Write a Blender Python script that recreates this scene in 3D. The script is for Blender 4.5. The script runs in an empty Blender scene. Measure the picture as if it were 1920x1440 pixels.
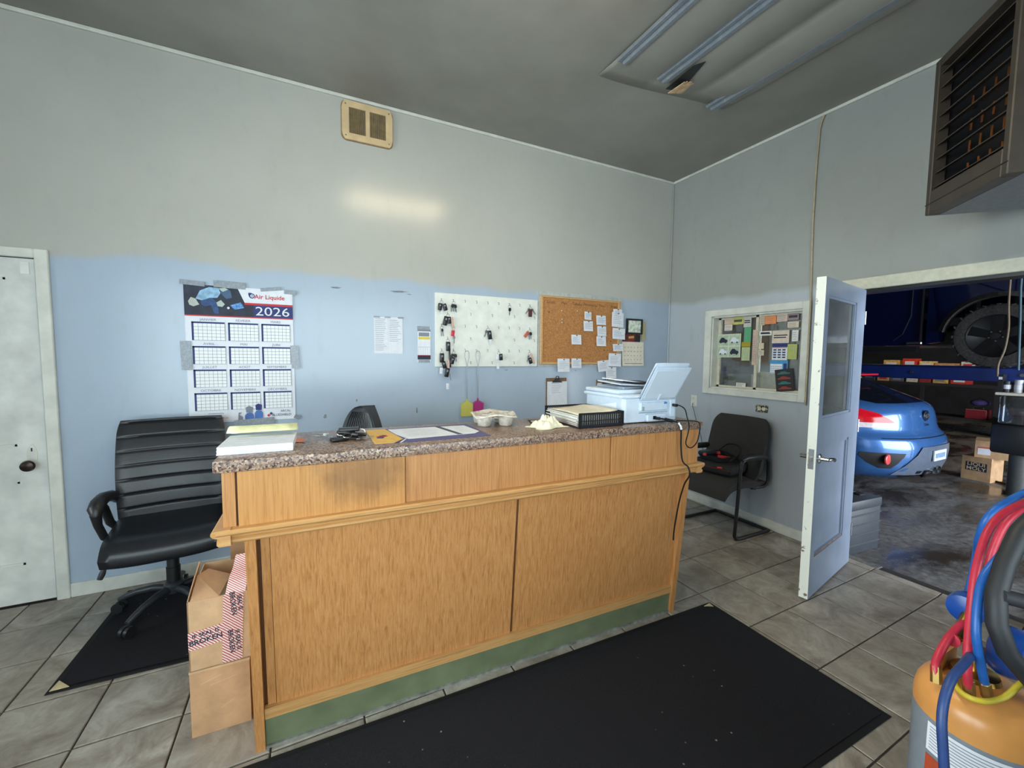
import bpy, bmesh, math, random
from mathutils import Vector, Matrix, Euler
random.seed(7)
PI = math.pi
scene = bpy.context.scene
C = scene.collection

# ------------------------------------------------------------------ camera, world, daylight, exposure
def look(yaw, pitch, roll):
    f = Vector((math.sin(yaw)*math.cos(pitch), math.cos(yaw)*math.cos(pitch), math.sin(pitch)))
    r = Vector((math.cos(yaw), -math.sin(yaw), 0)); u = r.cross(f)
    r2 = math.cos(roll)*r + math.sin(roll)*u; u2 = -math.sin(roll)*r + math.cos(roll)*u
    return Matrix((r2, u2, -f)).transposed()
cam_d = bpy.data.cameras.new('camera'); cam = bpy.data.objects.new('camera', cam_d); C.objects.link(cam)
cam_d.sensor_width = 36; cam_d.sensor_fit = 'HORIZONTAL'; cam_d.lens = 779.28/1920*36; cam_d.clip_start = .02
cam.matrix_world = Matrix.Translation((-3.535, -3.3189, 1.47)) @ look(.4596, -.0688, .0092).to_4x4()
scene.camera = cam

world = bpy.data.worlds.new('world'); scene.world = world; world.use_nodes = True
bg = world.node_tree.nodes['Background']
bg.inputs[0].default_value = (.72, .86, 1, 1); bg.inputs[1].default_value = 1.0

def area(name, loc, rot, sx, sy, power, col):
    l = bpy.data.lights.new(name, 'AREA'); l.shape = 'RECTANGLE'; l.size = sx; l.size_y = sy; l.energy = power; l.color = col
    o = bpy.data.objects.new(name, l); o.location = loc; o.rotation_euler = rot; C.objects.link(o); return o
DAY = (.88, .94, 1.0)
area('daylight_left_window', (-6.33, -2.55, 1.65), (0, -PI/2, 0), 1.9, 3.1, 120, DAY)
area('daylight_front_window', (-3.6, -4.93, 1.5), (PI/2, 0, 0), 4.4, 2.0, 76, DAY)
area('daylight_shop_bay', (3.4, -6.35, 1.6), (PI/2, 0, 0), 5.0, 3.0, 210, (.90, .95, 1.0))

vs = scene.view_settings
scene.display_settings.display_device = 'sRGB'
vs.view_transform = 'Standard'; vs.look = 'None'; vs.gamma = 1; vs.exposure = 1.4; vs.use_curve_mapping = False
scene.cycles.use_denoising = True
scene.cycles.max_bounces = 7; scene.cycles.diffuse_bounces = 4; scene.cycles.adaptive_threshold = .02
scene.cycles.sample_clamp_indirect = 6

# ------------------------------------------------------------------ materials
def lin(c):
    return tuple(((v/255)/12.92 if v/255 <= .04045 else ((v/255+.055)/1.055)**2.4) for v in c[:3]) + (1,)
class N:
    """tiny node-tree helper"""
    def __init__(s, name, rough=.5, metal=0, spec=.5):
        s.m = bpy.data.materials.new(name); s.m.use_nodes = True; s.t = s.m.node_tree; s.n = s.t.nodes
        s.b = s.n['Principled BSDF']; s.b.inputs['Roughness'].default_value = rough; s.b.inputs['Metallic'].default_value = metal
        s.b.inputs['Specular IOR Level'].default_value = spec
    def add(s, typ, **kw):
        n = s.n.new(typ)
        for k, v in kw.items():
            if k.startswith('i_'):
                key = k[2:]; key = int(key) if key.isdigit() else key.replace('_', ' ')
                n.inputs[key].default_value = v
            else: setattr(n, k, v)
        return n
    def link(s, a, b): s.t.links.new(a, b)
    def coord(s, obj=True, scale=(1, 1, 1)):
        tc = s.add('ShaderNodeTexCoord'); mp = s.add('ShaderNodeMapping'); mp.inputs['Scale'].default_value = scale
        s.link(tc.outputs['Object' if obj else 'Generated'], mp.inputs['Vector']); return mp.outputs[0]
    def geo(s, scale=(1, 1, 1)):
        g = s.add('ShaderNodeNewGeometry'); mp = s.add('ShaderNodeMapping'); mp.inputs['Scale'].default_value = scale
        s.link(g.outputs['Position'], mp.inputs['Vector']); return mp.outputs[0]
    def noise(s, vec, scale, detail=4, rough=.55, dist=0):
        n = s.add('ShaderNodeTexNoise'); n.inputs['Scale'].default_value = scale; n.inputs['Detail'].default_value = detail
        n.inputs['Roughness'].default_value = rough; n.inputs['Distortion'].default_value = dist
        s.link(vec, n.inputs['Vector']); return n.outputs[0]
    def ramp(s, fac, stops):
        r = s.add('ShaderNodeValToRGB'); e = r.color_ramp.elements
        while len(e) < len(stops): e.new(.5)
        for el, (p, c) in zip(e, stops): el.position = p; el.color = lin(c) if len(c) == 3 else c
        s.link(fac, r.inputs[0]); return r.outputs[0]
    def mix(s, fac, a, b, mode='MIX'):
        m = s.add('ShaderNodeMix', data_type='RGBA', blend_type=mode)
        for v, i in ((fac, 0), (a, 6), (b, 7)):
            if isinstance(v, (int, float)): m.inputs[i].default_value = v
            elif isinstance(v, tuple): m.inputs[i].default_value = lin(v) if len(v) == 3 else v
            else: s.link(v, m.inputs[i])
        return m.outputs[2]
    def math(s, op, a, b=0, c=None):
        m = s.add('ShaderNodeMath', operation=op)
        for i, v in enumerate((a, b) if c is None else (a, b, c)):
            if isinstance(v, (int, float)): m.inputs[i].default_value = v
            else: s.link(v, m.inputs[i])
        return m.outputs[0]
    def color(s, v):
        if isinstance(v, tuple): s.b.inputs['Base Color'].default_value = lin(v)
        else: s.link(v, s.b.inputs['Base Color'])
    def bump(s, h, strength=.3, dist=.01):
        b = s.add('ShaderNodeBump'); b.inputs['Strength'].default_value = strength; b.inputs['Distance'].default_value = dist
        s.link(h, b.inputs['Height']); s.link(b.outputs[0], s.b.inputs['Normal'])
    def bw(s, c):
        n = s.add('ShaderNodeRGBToBW'); s.link(c, n.inputs[0]); return n.outputs[0]

MATS = {}
def flatm(name, col, rough=.5, metal=0, spec=.5, var=.06, bump=0, scale=30):
    """plain colour with fine procedural mottling"""
    if name in MATS: return MATS[name]
    n = N(name, rough, metal, spec)
    v = n.noise(n.coord(), scale, 3)
    dark = tuple(max(0, c*(1-var)) for c in col); lite = tuple(min(255, c*(1+var)) for c in col)
    n.color(n.ramp(v, [(.3, dark), (.7, lite)]))
    if bump: n.bump(v, bump, .003)
    MATS[name] = n.m; return n.m
def emit(name, col, strength):
    n = N(name); n.color(tuple(col)); n.b.inputs['Emission Color'].default_value = lin(col); n.b.inputs['Emission Strength'].default_value = strength
    MATS[name] = n.m; return n.m
def glass(name, tint=(255, 255, 255), gloss=.08, dirt=0, rough=.02):
    n = N(name); t = n.t
    tr = n.add('ShaderNodeBsdfTransparent'); tr.inputs[0].default_value = lin(tint)
    gl = n.add('ShaderNodeBsdfGlossy'); gl.inputs['Roughness'].default_value = rough
    fr = n.add('ShaderNodeFresnel'); fr.inputs[0].default_value = 1.5
    mx = n.add('ShaderNodeMixShader'); n.link(n.math('ADD', fr.outputs[0], gloss), mx.inputs[0])
    n.link(tr.outputs[0], mx.inputs[1]); n.link(gl.outputs[0], mx.inputs[2]); out = mx.outputs[0]
    if dirt:
        df = n.add('ShaderNodeBsdfDiffuse'); df.inputs[0].default_value = lin((205, 208, 205))
        m2 = n.add('ShaderNodeMixShader'); v = n.noise(n.coord(), 7, 5, .7)
        n.link(n.math('MULTIPLY', v, dirt), m2.inputs[0]); n.link(out, m2.inputs[1]); n.link(df.outputs[0], m2.inputs[2]); out = m2.outputs[0]
    n.link(out, n.n['Material Output'].inputs[0]); MATS[name] = n.m; return n.m

def wall_paint(name, upper, lower, zb, wave, streak, axis='x'):
    n = N(name, .32, 0, .5)
    pos = n.geo(); sep = n.add('ShaderNodeSeparateXYZ'); n.link(pos, sep.inputs[0])
    wav = n.noise(n.geo((1.9, 1.9, .15)), 1.0, 2, .5)
    edge = n.math('ADD', sep.outputs[2], n.math('MULTIPLY', n.math('SUBTRACT', wav, .5), wave))
    fac = n.math('SMOOTH_MIN', 1.0, n.math('MAXIMUM', 0.0, n.math('DIVIDE', n.math('SUBTRACT', edge, zb-.02), .05)), .05)
    big = n.noise(n.geo((.9, .9, .9)), 1.1, 4, .6)
    fine = n.noise(n.geo((6, 6, 2.5)), 2.0, 5, .65)
    up = n.mix(big, tuple(int(c*.93) for c in upper), tuple(min(255, int(c*1.05)) for c in upper))
    lo = n.mix(big, tuple(int(c*.95) for c in lower), tuple(min(255, int(c*1.04)) for c in lower))
    col = n.mix(fac, lo, up)
    dirt = n.ramp(fine, [(.55, (0, 0, 0, 1)), (.78, (1, 1, 1, 1))])
    col = n.mix(n.math('MULTIPLY', n.bw(dirt), streak), col, tuple(int(c*.82) for c in upper))
    n.color(col)
    n.link(n.math('ADD', n.math('MULTIPLY', fine, .10), .14), n.b.inputs['Roughness'])
    n.bump(n.noise(n.geo((60, 60, 60)), 3.0, 2), .05, .002)
    MATS[name] = n.m; return n.m

def wood(name, base, dark, lite, axis='z', stain=None):
    n = N(name, .38, 0, .45)
    sc = {'z': (26, 26, .9), 'x': (.9, 26, 26), 'y': (26, .9, 26)}[axis]
    v = n.coord(True, sc)
    g = n.noise(v, 5.5, 7, .62, .6)
    big = n.noise(n.coord(True, tuple(c*.12 for c in sc)), 3.0, 3, .5, 1.2)
    col = n.ramp(g, [(.28, dark), (.48, base), (.72, lite)])
    col = n.mix(n.math('MULTIPLY', big, .55), col, base)
    fl = n.noise(n.coord(True, tuple(c*2.2 for c in sc)), 12, 2, .5)
    col = n.mix(n.math('MULTIPLY', n.bw(n.ramp(fl, [(.58, (0, 0, 0, 1)), (.70, (1, 1, 1, 1))])), .16), col, dark)
    if stain:
        tc = n.add('ShaderNodeTexCoord'); mp = n.add('ShaderNodeMapping'); mp.inputs['Location'].default_value = (.655*4.2, 0, -1.03*7.5); mp.inputs['Scale'].default_value = (4.2, 0, 7.5)
        n.link(tc.outputs['Object'], mp.inputs[0]); ln = n.add('ShaderNodeVectorMath', operation='LENGTH'); n.link(mp.outputs[0], ln.inputs[0])
        wear = n.math('ADD', ln.outputs['Value'], n.math('MULTIPLY', n.math('SUBTRACT', n.noise(n.coord(True, (9, 9, 5)), 1.3, 5, .7), .5), 1.4))
        col = n.mix(n.math('MULTIPLY', n.bw(n.ramp(wear, [(.25, (1, 1, 1, 1)), (.85, (0, 0, 0, 1))])), .55), col, stain)
    n.color(col); n.bump(g, .12, .002)
    MATS[name] = n.m; return n.m

def laminate(name):
    n = N(name, .30, 0, .5)
    v = n.coord()
    vor = n.add('ShaderNodeTexVoronoi'); vor.inputs['Scale'].default_value = 165; n.link(v, vor.inputs['Vector'])
    sp = n.noise(v, 190, 3, .7)
    big = n.noise(v, 5, 4, .6)
    col = n.ramp(vor.outputs['Color'], [(.1, (46, 32, 32)), (.3, (92, 68, 62)), (.48, (134, 108, 92)), (.7, (162, 136, 114)), (.95, (186, 166, 148))])
    col = n.mix(n.math('MULTIPLY', n.bw(n.ramp(sp, [(.55, (0, 0, 0, 1)), (.66, (1, 1, 1, 1))])), .75), col, (70, 62, 70))
    col = n.mix(n.math('MULTIPLY', n.bw(n.ramp(big, [(.45, (0, 0, 0, 1)), (.7, (1, 1, 1, 1))])), .45), col, (132, 104, 88))
    n.color(col); MATS[name] = n.m; return n.m

def tile_mat():
    n = N('floor_tile_glaze', .34, 0, .5)
    oi = n.add('ShaderNodeObjectInfo')
    pos = n.geo()
    add = n.add('ShaderNodeVectorMath', operation='ADD'); cmb = n.add('ShaderNodeCombineXYZ')
    n.link(n.math('MULTIPLY', oi.outputs['Random'], 9), cmb.inputs[2]); n.link(pos, add.inputs[0]); n.link(cmb.outputs[0], add.inputs[1])
    a = n.noise(add.outputs[0], 6, 6, .68, .8); b = n.noise(add.outputs[0], 34, 4, .7)
    col = n.ramp(a, [(.30, (112, 100, 88)), (.5, (152, 143, 131)), (.70, (182, 175, 164))])
    col = n.mix(n.math('MULTIPLY', n.bw(n.ramp(b, [(.5, (0, 0, 0, 1)), (.8, (1, 1, 1, 1))])), .5), col, (112, 104, 95))
    col = n.mix(n.math('MULTIPLY', oi.outputs['Random'], .3), col, (134, 126, 116))
    grime = n.noise(n.geo((.8, .8, .8)), 1.3, 4, .6)
    col = n.mix(n.math('MULTIPLY', n.bw(n.ramp(grime, [(.5, (0, 0, 0, 1)), (.72, (1, 1, 1, 1))])), .35), col, (104, 92, 78))
    n.color(col); n.link(n.math('ADD', n.math('MULTIPLY', b, .25), .25), n.b.inputs['Roughness']); n.bump(a, .12, .003)
    return n.m

def carpet(name, col):
    n = N(name, .95, 0, .15)
    f = n.noise(n.coord(), 420, 2, .8); s = n.noise(n.coord(), 90, 2)
    c = n.ramp(f, [(.3, tuple(int(v*.6) for v in col)), (.7, tuple(int(v*1.5) for v in col))])
    vo = n.add('ShaderNodeTexVoronoi'); vo.inputs['Scale'].default_value = 16; n.link(n.coord(), vo.inputs['Vector'])
    clump = n.ramp(n.noise(n.coord(), 2.2, 3), [(.48, (0, 0, 0, 1)), (.62, (1, 1, 1, 1))])
    lint = n.math('MULTIPLY', n.bw(n.ramp(vo.outputs['Distance'], [(.04, (1, 1, 1, 1)), (.075, (0, 0, 0, 1))])), n.bw(clump))
    c = n.mix(lint, c, (150, 148, 142))
    n.color(c); n.bump(f, .6, .004); MATS[name] = n.m; return n.m

def concrete(name):
    n = N(name, .5, 0, .5)
    a = n.noise(n.geo((.7, 1.6, 1)), 1.4, 6, .65, .5); b = n.noise(n.geo((1, 1, 1)), 22, 5, .75)
    col = n.ramp(b, [(.3, (70, 68, 66)), (.5, (108, 107, 106)), (.75, (140, 140, 140))])
    wet = n.ramp(a, [(.46, (0, 0, 0, 1)), (.62, (1, 1, 1, 1))])
    col = n.mix(n.bw(wet), col, (62, 54, 46))
    n.color(col)
    n.link(n.math('SUBTRACT', .62, n.math('MULTIPLY', n.bw(wet), .5)), n.b.inputs['Roughness'])
    n.bump(b, .1, .003); MATS[name] = n.m; return n.m

def cardboard(name, col):
    n = N(name, .8, 0, .2)
    a = n.noise(n.coord(), 9, 5, .6); b = n.noise(n.coord(True, (4, 4, 120)), 4, 2)
    c = n.ramp(a, [(.3, tuple(int(v*.9) for v in col)), (.7, tuple(min(255, int(v*1.07)) for v in col))])
    n.color(c); n.bump(b, .08, .002); MATS[name] = n.m; return n.m

def striped_tape(name):
    n = N(name, .35)
    w = n.add('ShaderNodeTexWave', wave_type='BANDS', bands_direction='DIAGONAL'); w.inputs['Scale'].default_value = 55; w.inputs['Distortion'].default_value = 1.5
    n.link(n.coord(), w.inputs['Vector'])
    n.color(n.ramp(w.outputs[0], [(.45, (226, 214, 208)), (.6, (176, 78, 80))])); MATS[name] = n.m; return n.m

def car_paint(name, col, rough=.22, flake=.1):
    n = N(name, rough, .35, .5); n.b.inputs['Coat Weight'].default_value = .8; n.b.inputs['Coat Roughness'].default_value = .05
    v = n.noise(n.coord(), 300, 1); n.color(n.ramp(v, [(.3, tuple(int(c*(1-flake)) for c in col)), (.7, tuple(min(255, int(c*(1+flake))) for c in col))]))
    MATS[name] = n.m; return n.m

M_wall_back = wall_paint('back_wall_paint', (186, 185, 179), (172, 187, 205), 2.03, .16, .18)
M_wall_right = wall_paint('side_wall_paint', (160, 162, 159), (178, 185, 192), 2.02, .2, .25)
M_ceil = N('ceiling_paint', .45); _v = M_ceil.noise(M_ceil.geo((1, 1, 1)), 1.2, 5, .6)
M_ceil.color(M_ceil.ramp(_v, [(.3, (130, 127, 120)), (.7, (152, 149, 142))])); M_ceil = M_ceil.m
M_white_paint = flatm('white_trim_paint', (214, 214, 206), .35, var=.05, scale=9)
M_tile = tile_mat()
M_grout = flatm('grout', (66, 56, 48), .9, var=.15, scale=60)
M_oak = wood('oak_veneer', (182, 126, 74), (140, 88, 44), (202, 150, 96), 'z')
M_oak_st = wood('worn_oak_veneer', (190, 134, 74), (152, 98, 48), (204, 152, 92), 'z', (98, 68, 44))
M_oak_x = wood('oak_moulding', (190, 142, 88), (140, 94, 50), (208, 162, 108), 'x')
M_dark_wood = flatm('dark_groove_wood', (92, 56, 30), .5)
M_lam = laminate('stone_pattern_laminate')
M_green = flatm('green_kickboard_paint', (104, 112, 84), .5, var=.08, scale=8)
M_mat = carpet('black_carpet', (29, 29, 33))
M_rubber = flatm('black_rubber', (18, 18, 20), .7, spec=.3)
M_black = flatm('black_plastic', (26, 27, 30), .42)
M_leather = flatm('black_leather', (27, 29, 34), .34, var=.15, bump=.12, scale=120)
M_fabric = flatm('dark_grey_fabric', (48, 46, 45), .9, var=.2, bump=.4, scale=260)
M_steel_blk = flatm('black_tube_steel', (18, 18, 19), .35)
M_chrome = flatm('worn_chrome', (178, 178, 174), .22, 1.0)
M_steel = flatm('dull_steel', (140, 142, 145), .35, 1.0)
M_brass = flatm('brass', (176, 142, 72), .3, 1.0)
M_paper = flatm('white_paper', (226, 229, 238), .7, var=.02)
M_paper_b = flatm('cream_paper', (224, 216, 198), .7, var=.03)
M_ink = flatm('ink', (40, 42, 60), .7, var=0)
M_ink_l = flatm('grey_ink', (132, 136, 152), .7, var=0)
M_navy = flatm('navy_print', (38, 52, 112), .6, var=0)
M_red = flatm('red_print', (196, 44, 54), .6, var=0)
M_tape = flatm('grey_duct_tape', (132, 138, 146), .35, .25, var=.1, scale=70)
M_card = cardboard('cardboard', (186, 146, 110))
M_card2 = cardboard('pale_cardboard', (196, 160, 124))
M_cork = flatm('cork', (176, 122, 72), .85, var=.14, bump=.2, scale=90)
M_pine = wood('pine_frame', (202, 156, 104), (168, 120, 72), (216, 176, 128), 'x')
M_whiteboard = flatm('painted_white_board', (228, 230, 224), .4, var=.03, scale=14)
M_beige = flatm('beige_enamel', (214, 186, 144), .4, var=.05, scale=12)
M_printer = flatm('white_printer_plastic', (198, 211, 226), .3, var=.02)
M_printer_d = flatm('grey_printer_plastic', (150, 158, 168), .35)
M_glass = glass('window_glass', (236, 240, 238), .03, .10)
M_glass_door = glass('door_glass', (222, 228, 226), .10, .22)
M_conc = concrete('oily_concrete')
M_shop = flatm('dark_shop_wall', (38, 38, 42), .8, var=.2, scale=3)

# ------------------------------------------------------------------ mesh helpers
class MB:
    def __init__(s): s.v = []; s.f = []
    def add(s, vs, fs):
        o = len(s.v); s.v += [tuple(v) for v in vs]; s.f += [tuple(i+o for i in f) for f in fs]; return s
    def box(s, a, b):
        x0, y0, z0 = a; x1, y1, z1 = b
        return s.add([(x0,y0,z0),(x1,y0,z0),(x1,y1,z0),(x0,y1,z0),(x0,y0,z1),(x1,y0,z1),(x1,y1,z1),(x0,y1,z1)],
                     [(0,3,2,1),(4,5,6,7),(0,1,5,4),(1,2,6,5),(2,3,7,6),(3,0,4,7)])
    def obox(s, c, size, rot=(0,0,0)):
        m = Euler(rot).to_matrix(); h = Vector(size)/2; c = Vector(c)
        b = MB().box(-h, h); return s.add([c + m @ Vector(v) for v in b.v], b.f)
    def rbox(s, a, b, r, seg=2, edges=None):
        bm = bmesh.new(); t = MB().box(a, b)
        vv = [bm.verts.new(v) for v in t.v]; [bm.faces.new([vv[i] for i in f]) for f in t.f]
        ed = [e for e in bm.edges if edges is None or edges(e)]
        bmesh.ops.bevel(bm, geom=ed, offset=r, segments=seg, profile=.5, affect='EDGES')
        bm.verts.index_update(); s.add([v.co[:] for v in bm.verts], [[v.index for v in f.verts] for f in bm.faces]); bm.free(); return s
    def prism(s, poly, axis, d0, d1):
        """poly: 2-D outline in the two other axes (x: (y,z); y: (x,z); z: (x,y))"""
        def P(u, w, d): return {'x': (d, u, w), 'y': (u, d, w), 'z': (u, w, d)}[axis]
        n = len(poly); vs = [P(u, w, d0) for u, w in poly] + [P(u, w, d1) for u, w in poly]
        fs = [tuple(range(n)), tuple(range(2*n-1, n-1, -1))] + [(i, i+n, (i+1) % n + n, (i+1) % n) for i in range(n)]
        return s.add(vs, fs)
    def tube(s, pts, r, n=8, cap=True):
        pts = [Vector(p) for p in pts]; rs = r if isinstance(r, (list, tuple)) else [r]*len(pts)
        o = len(s.v); up = None
        for i, p in enumerate(pts):
            t = (pts[min(i+1, len(pts)-1)] - pts[max(i-1, 0)]).normalized()
            if up is None: up = t.orthogonal().normalized()
            else: up = (up - t*up.dot(t)).normalized() if (up - t*up.dot(t)).length > 1e-6 else t.orthogonal().normalized()
            w = t.cross(up)
            s.v += [tuple(p + rs[i]*(math.cos(2*PI*k/n)*up + math.sin(2*PI*k/n)*w)) for k in range(n)]
        for i in range(len(pts)-1):
            for k in range(n):
                s.f.append((o+i*n+k, o+i*n+(k+1) % n, o+(i+1)*n+(k+1) % n, o+(i+1)*n+k))
        if cap:
            s.f.append(tuple(o+k for k in reversed(range(n)))); e = o+(len(pts)-1)*n; s.f.append(tuple(e+k for k in range(n)))
        return s
    def cyl(s, p0, p1, r0, r1=None, n=16): return s.tube([p0, p1], [r0, r0 if r1 is None else r1], n)
    def lathe(s, prof, c=(0,0,0), n=24, axis='z'):
        o = len(s.v)
        for r, h in prof:
            for k in range(n):
                a = 2*PI*k/n; q = (r*math.cos(a), r*math.sin(a), h)
                if axis == 'x': q = (h, q[0], q[1])
                if axis == 'y': q = (q[0], h, q[1])
                s.v.append((c[0]+q[0], c[1]+q[1], c[2]+q[2]))
        for i in range(len(prof)-1):
            for k in range(n): s.f.append((o+i*n+k, o+i*n+(k+1) % n, o+(i+1)*n+(k+1) % n, o+(i+1)*n+k))
        s.f.append(tuple(o+k for k in reversed(range(n)))); e = o+(len(prof)-1)*n; s.f.append(tuple(e+k for k in range(n)))
        return s
    def ball(s, c, r, sc=(1,1,1), n=12, m=8):
        return s.lathe2([(math.sin(PI*i/m), -math.cos(PI*i/m)) for i in range(m+1)], c, r, sc, n)
    def lathe2(s, prof, c, r, sc, n):
        t = MB().lathe([(max(a, .002), b) for a, b in prof], n=n)
        return s.add([(c[0]+v[0]*r*sc[0], c[1]+v[1]*r*sc[1], c[2]+v[2]*r*sc[2]) for v in t.v], t.f)
    def grid(s, fn, nu, nv, thick=None):
        o = len(s.v)
        for j in range(nv+1):
            for i in range(nu+1): s.v.append(tuple(fn(i/nu, j/nv)))
        for j in range(nv):
            for i in range(nu):
                a = o+j*(nu+1)+i; s.f.append((a, a+1, a+nu+2, a+nu+1))
        return s
    def poly(s, pts): return s.add(pts, [tuple(range(len(pts)))])
    def xf(s, m): s.v = [tuple(m @ Vector(v)) for v in s.v]; return s
    def mesh(s, name, mat, smooth=None):
        me = bpy.data.meshes.new(name); me.from_pydata(s.v, [], s.f); me.materials.append(mat)
        bm = bmesh.new(); bm.from_mesh(me); bmesh.ops.recalc_face_normals(bm, faces=bm.faces); bm.to_mesh(me); bm.free()
        if smooth:
            me.polygons.foreach_set('use_smooth', [True]*len(me.polygons))
            try: me.set_sharp_from_angle(angle=math.radians(smooth))
            except Exception: pass
        me.update(); return me
    def build(s, name, mat, parent=None, smooth=None, label=None):
        o = bpy.data.objects.new(name, s.mesh(name, mat, smooth)); C.objects.link(o)
        if parent: o.parent = parent
        if label: o['label'] = label
        return o
def solid(o, t, off=-1):
    m = o.modifiers.new('thickness', 'SOLIDIFY'); m.thickness = t; m.offset = off; return o
def tag(o, label, cat, group=None):
    o['label'] = label; o['category'] = cat
    if group: o['group'] = group
    return o
def struct(o, label=None):
    o['kind'] = 'structure'
    if label: o['label'] = label
    return o
def thing(name, label, cat, loc=(0,0,0), rz=0, group=None):
    o = bpy.data.objects.new(name, None); o.empty_display_size = .05; C.objects.link(o); o.location = loc; o.rotation_euler = (0, 0, rz)
    return tag(o, label, cat, group)
def copy_tree(o, parent=None):
    c = o.copy(); C.objects.link(c); c.parent = parent
    for ch in list(o.children): copy_tree(ch, c)
    return c
def text(body, size, at, mat, parent, up='z', align='CENTER', name='lettering', sx=1.0, bold=0, rot=0):
    """flat lettering; up='z' faces local -y (wall print), up='y' faces up (print lying flat)"""
    cu = bpy.data.curves.new('t', 'FONT'); cu.body = body; cu.size = size; cu.align_x = align; cu.align_y = 'CENTER'; cu.offset = bold; cu.resolution_u = 3
    ob = bpy.data.objects.new('t', cu); C.objects.link(ob)
    dg = bpy.context.evaluated_depsgraph_get(); me = bpy.data.meshes.new_from_object(ob.evaluated_get(dg))
    bpy.data.objects.remove(ob); bpy.data.curves.remove(cu)
    m = Matrix.Diagonal((sx, 1, 1, 1))
    m = Matrix.Rotation(rot, 4, 'Z') @ m
    if up == 'z': m = Matrix.Rotation(PI/2, 4, 'X') @ m
    if up == '-y': m = Matrix.Rotation(PI, 4, 'Z') @ m
    me.transform(Matrix.Translation(at) @ m); me.materials.clear(); me.materials.append(mat); me.name = name
    o = bpy.data.objects.new(name, me); C.objects.link(o); o.parent = parent; return o
def smooth(pts, k=5):
    P_ = [Vector(p) for p in pts]; out = []
    for i in range(len(P_)-1):
        p0, p1, p2, p3 = P_[max(i-1, 0)], P_[i], P_[i+1], P_[min(i+2, len(P_)-1)]
        for j in range(k):
            t1 = j/k; out.append(.5*((2*p1)+(p2-p0)*t1+(2*p0-5*p1+4*p2-p3)*t1*t1+(3*p1-p0-3*p2+p3)*t1**3))
    return out+[P_[-1]]
def rects(l, d, flat='z'):
    """many flat rectangles (u0,v0,u1,v1) on a wall-facing plane at depth -d (one print layer)"""
    b = MB()
    for u0, v0, u1, v1 in l:
        if flat == 'z': b.poly([(u0,-d,v0),(u1,-d,v0),(u1,-d,v1),(u0,-d,v1)])
        else: b.poly([(u0,v0,d),(u1,v0,d),(u1,v1,d),(u0,v1,d)])
    return b
def lines(u0, v0, u1, v1, n, d, h=.0022, flat='z', jag=.35):
    """rows of 'handwriting' / print inside a rectangle"""
    out = []
    for i in range(n):
        v = v1 - (i+.5)*(v1-v0)/n; out.append((u0, v-h/2, u1-random.random()*jag*(u1-u0), v+h/2))
    return rects(out, d, flat)
# ------------------------------------------------------------------ the room shell
H = 3.31
XL, YF = -6.2, -4.75
def wall_with_holes(axis, d0, d1, u0, u1, z0, z1, holes):
    """one wall mesh split around rectangular openings; axis 'y': wall along x at y d0..d1, axis 'x': wall along y"""
    us = sorted({u0, u1} | {h[0] for h in holes} | {h[2] for h in holes}); zs = sorted({z0, z1} | {h[1] for h in holes} | {h[3] for h in holes})
    b = MB()
    for ua, ub in zip(us, us[1:]):
        for za, zb in zip(zs, zs[1:]):
            cu, cz = (ua+ub)/2, (za+zb)/2
            if any(h[0] < cu < h[2] and h[1] < cz < h[3] for h in holes): continue
            if axis == 'y': b.box((ua, d0, za), (ub, d1, zb))
            else: b.box((d0, ua, za), (d1, ub, zb))
    return b
floor = struct(MB().box((XL-.2, YF-.2, -.16), (.03, .15, -.006)).build('floor', M_grout), 'grey stone-look ceramic tile floor of the office')
# individual tiles
px, py = .3305, .343
def tile_mesh(cs):
    g = .0036; t = MB(); top = []; out = []
    cx = sum(c[0] for c in cs)/4; cy = sum(c[1] for c in cs)/4
    def ins(c, k): return (c[0]-cx+(k if c[0] < cx else -k), c[1]-cy+(k if c[1] < cy else -k))
    vs = [(*ins(c, g), -.012) for c in cs] + [(*ins(c, g), -.002) for c in cs] + [(*ins(c, g+.003), 0) for c in cs]
    fs = [(8, 9, 10, 11)] + [(i+k*4, (i+1) % 4+k*4, (i+1) % 4+4+k*4, i+4+k*4) for k in (0, 1) for i in range(4)]
    t.add(vs, fs); return t.mesh('tile', M_tile), (cx, cy)
full = None
for i in range(-4, 16):
    for j in range(-1, 13):
        def ly(x, jj): return -.283 - py*jj + .016*(x+4.6)
        x0, x1 = -5.008+px*i, -5.008+px*(i+1)
        cs = [(x0, ly(x0, j+1)), (x1, ly(x1, j+1)), (x1, ly(x1, j)), (x0, ly(x0, j))]
        cl = [(min(max(x, XL), .03), min(max(y, YF), 0)) for x, y in cs]
        if max(c[0] for c in cl)-min(c[0] for c in cl) < .02 or max(c[1] for c in cl)-min(c[1] for c in cl) < .02: continue
        if cl == cs and full: me = full; cx = (x0+x1)/2; cy = sum(c[1] for c in cs)/4
        else:
            me, (cx, cy) = tile_mesh(cl)
            if cl == cs: full = me
        o = bpy.data.objects.new('tile', me); C.objects.link(o); o.location = (cx, cy, 0); o.parent = floor

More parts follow.
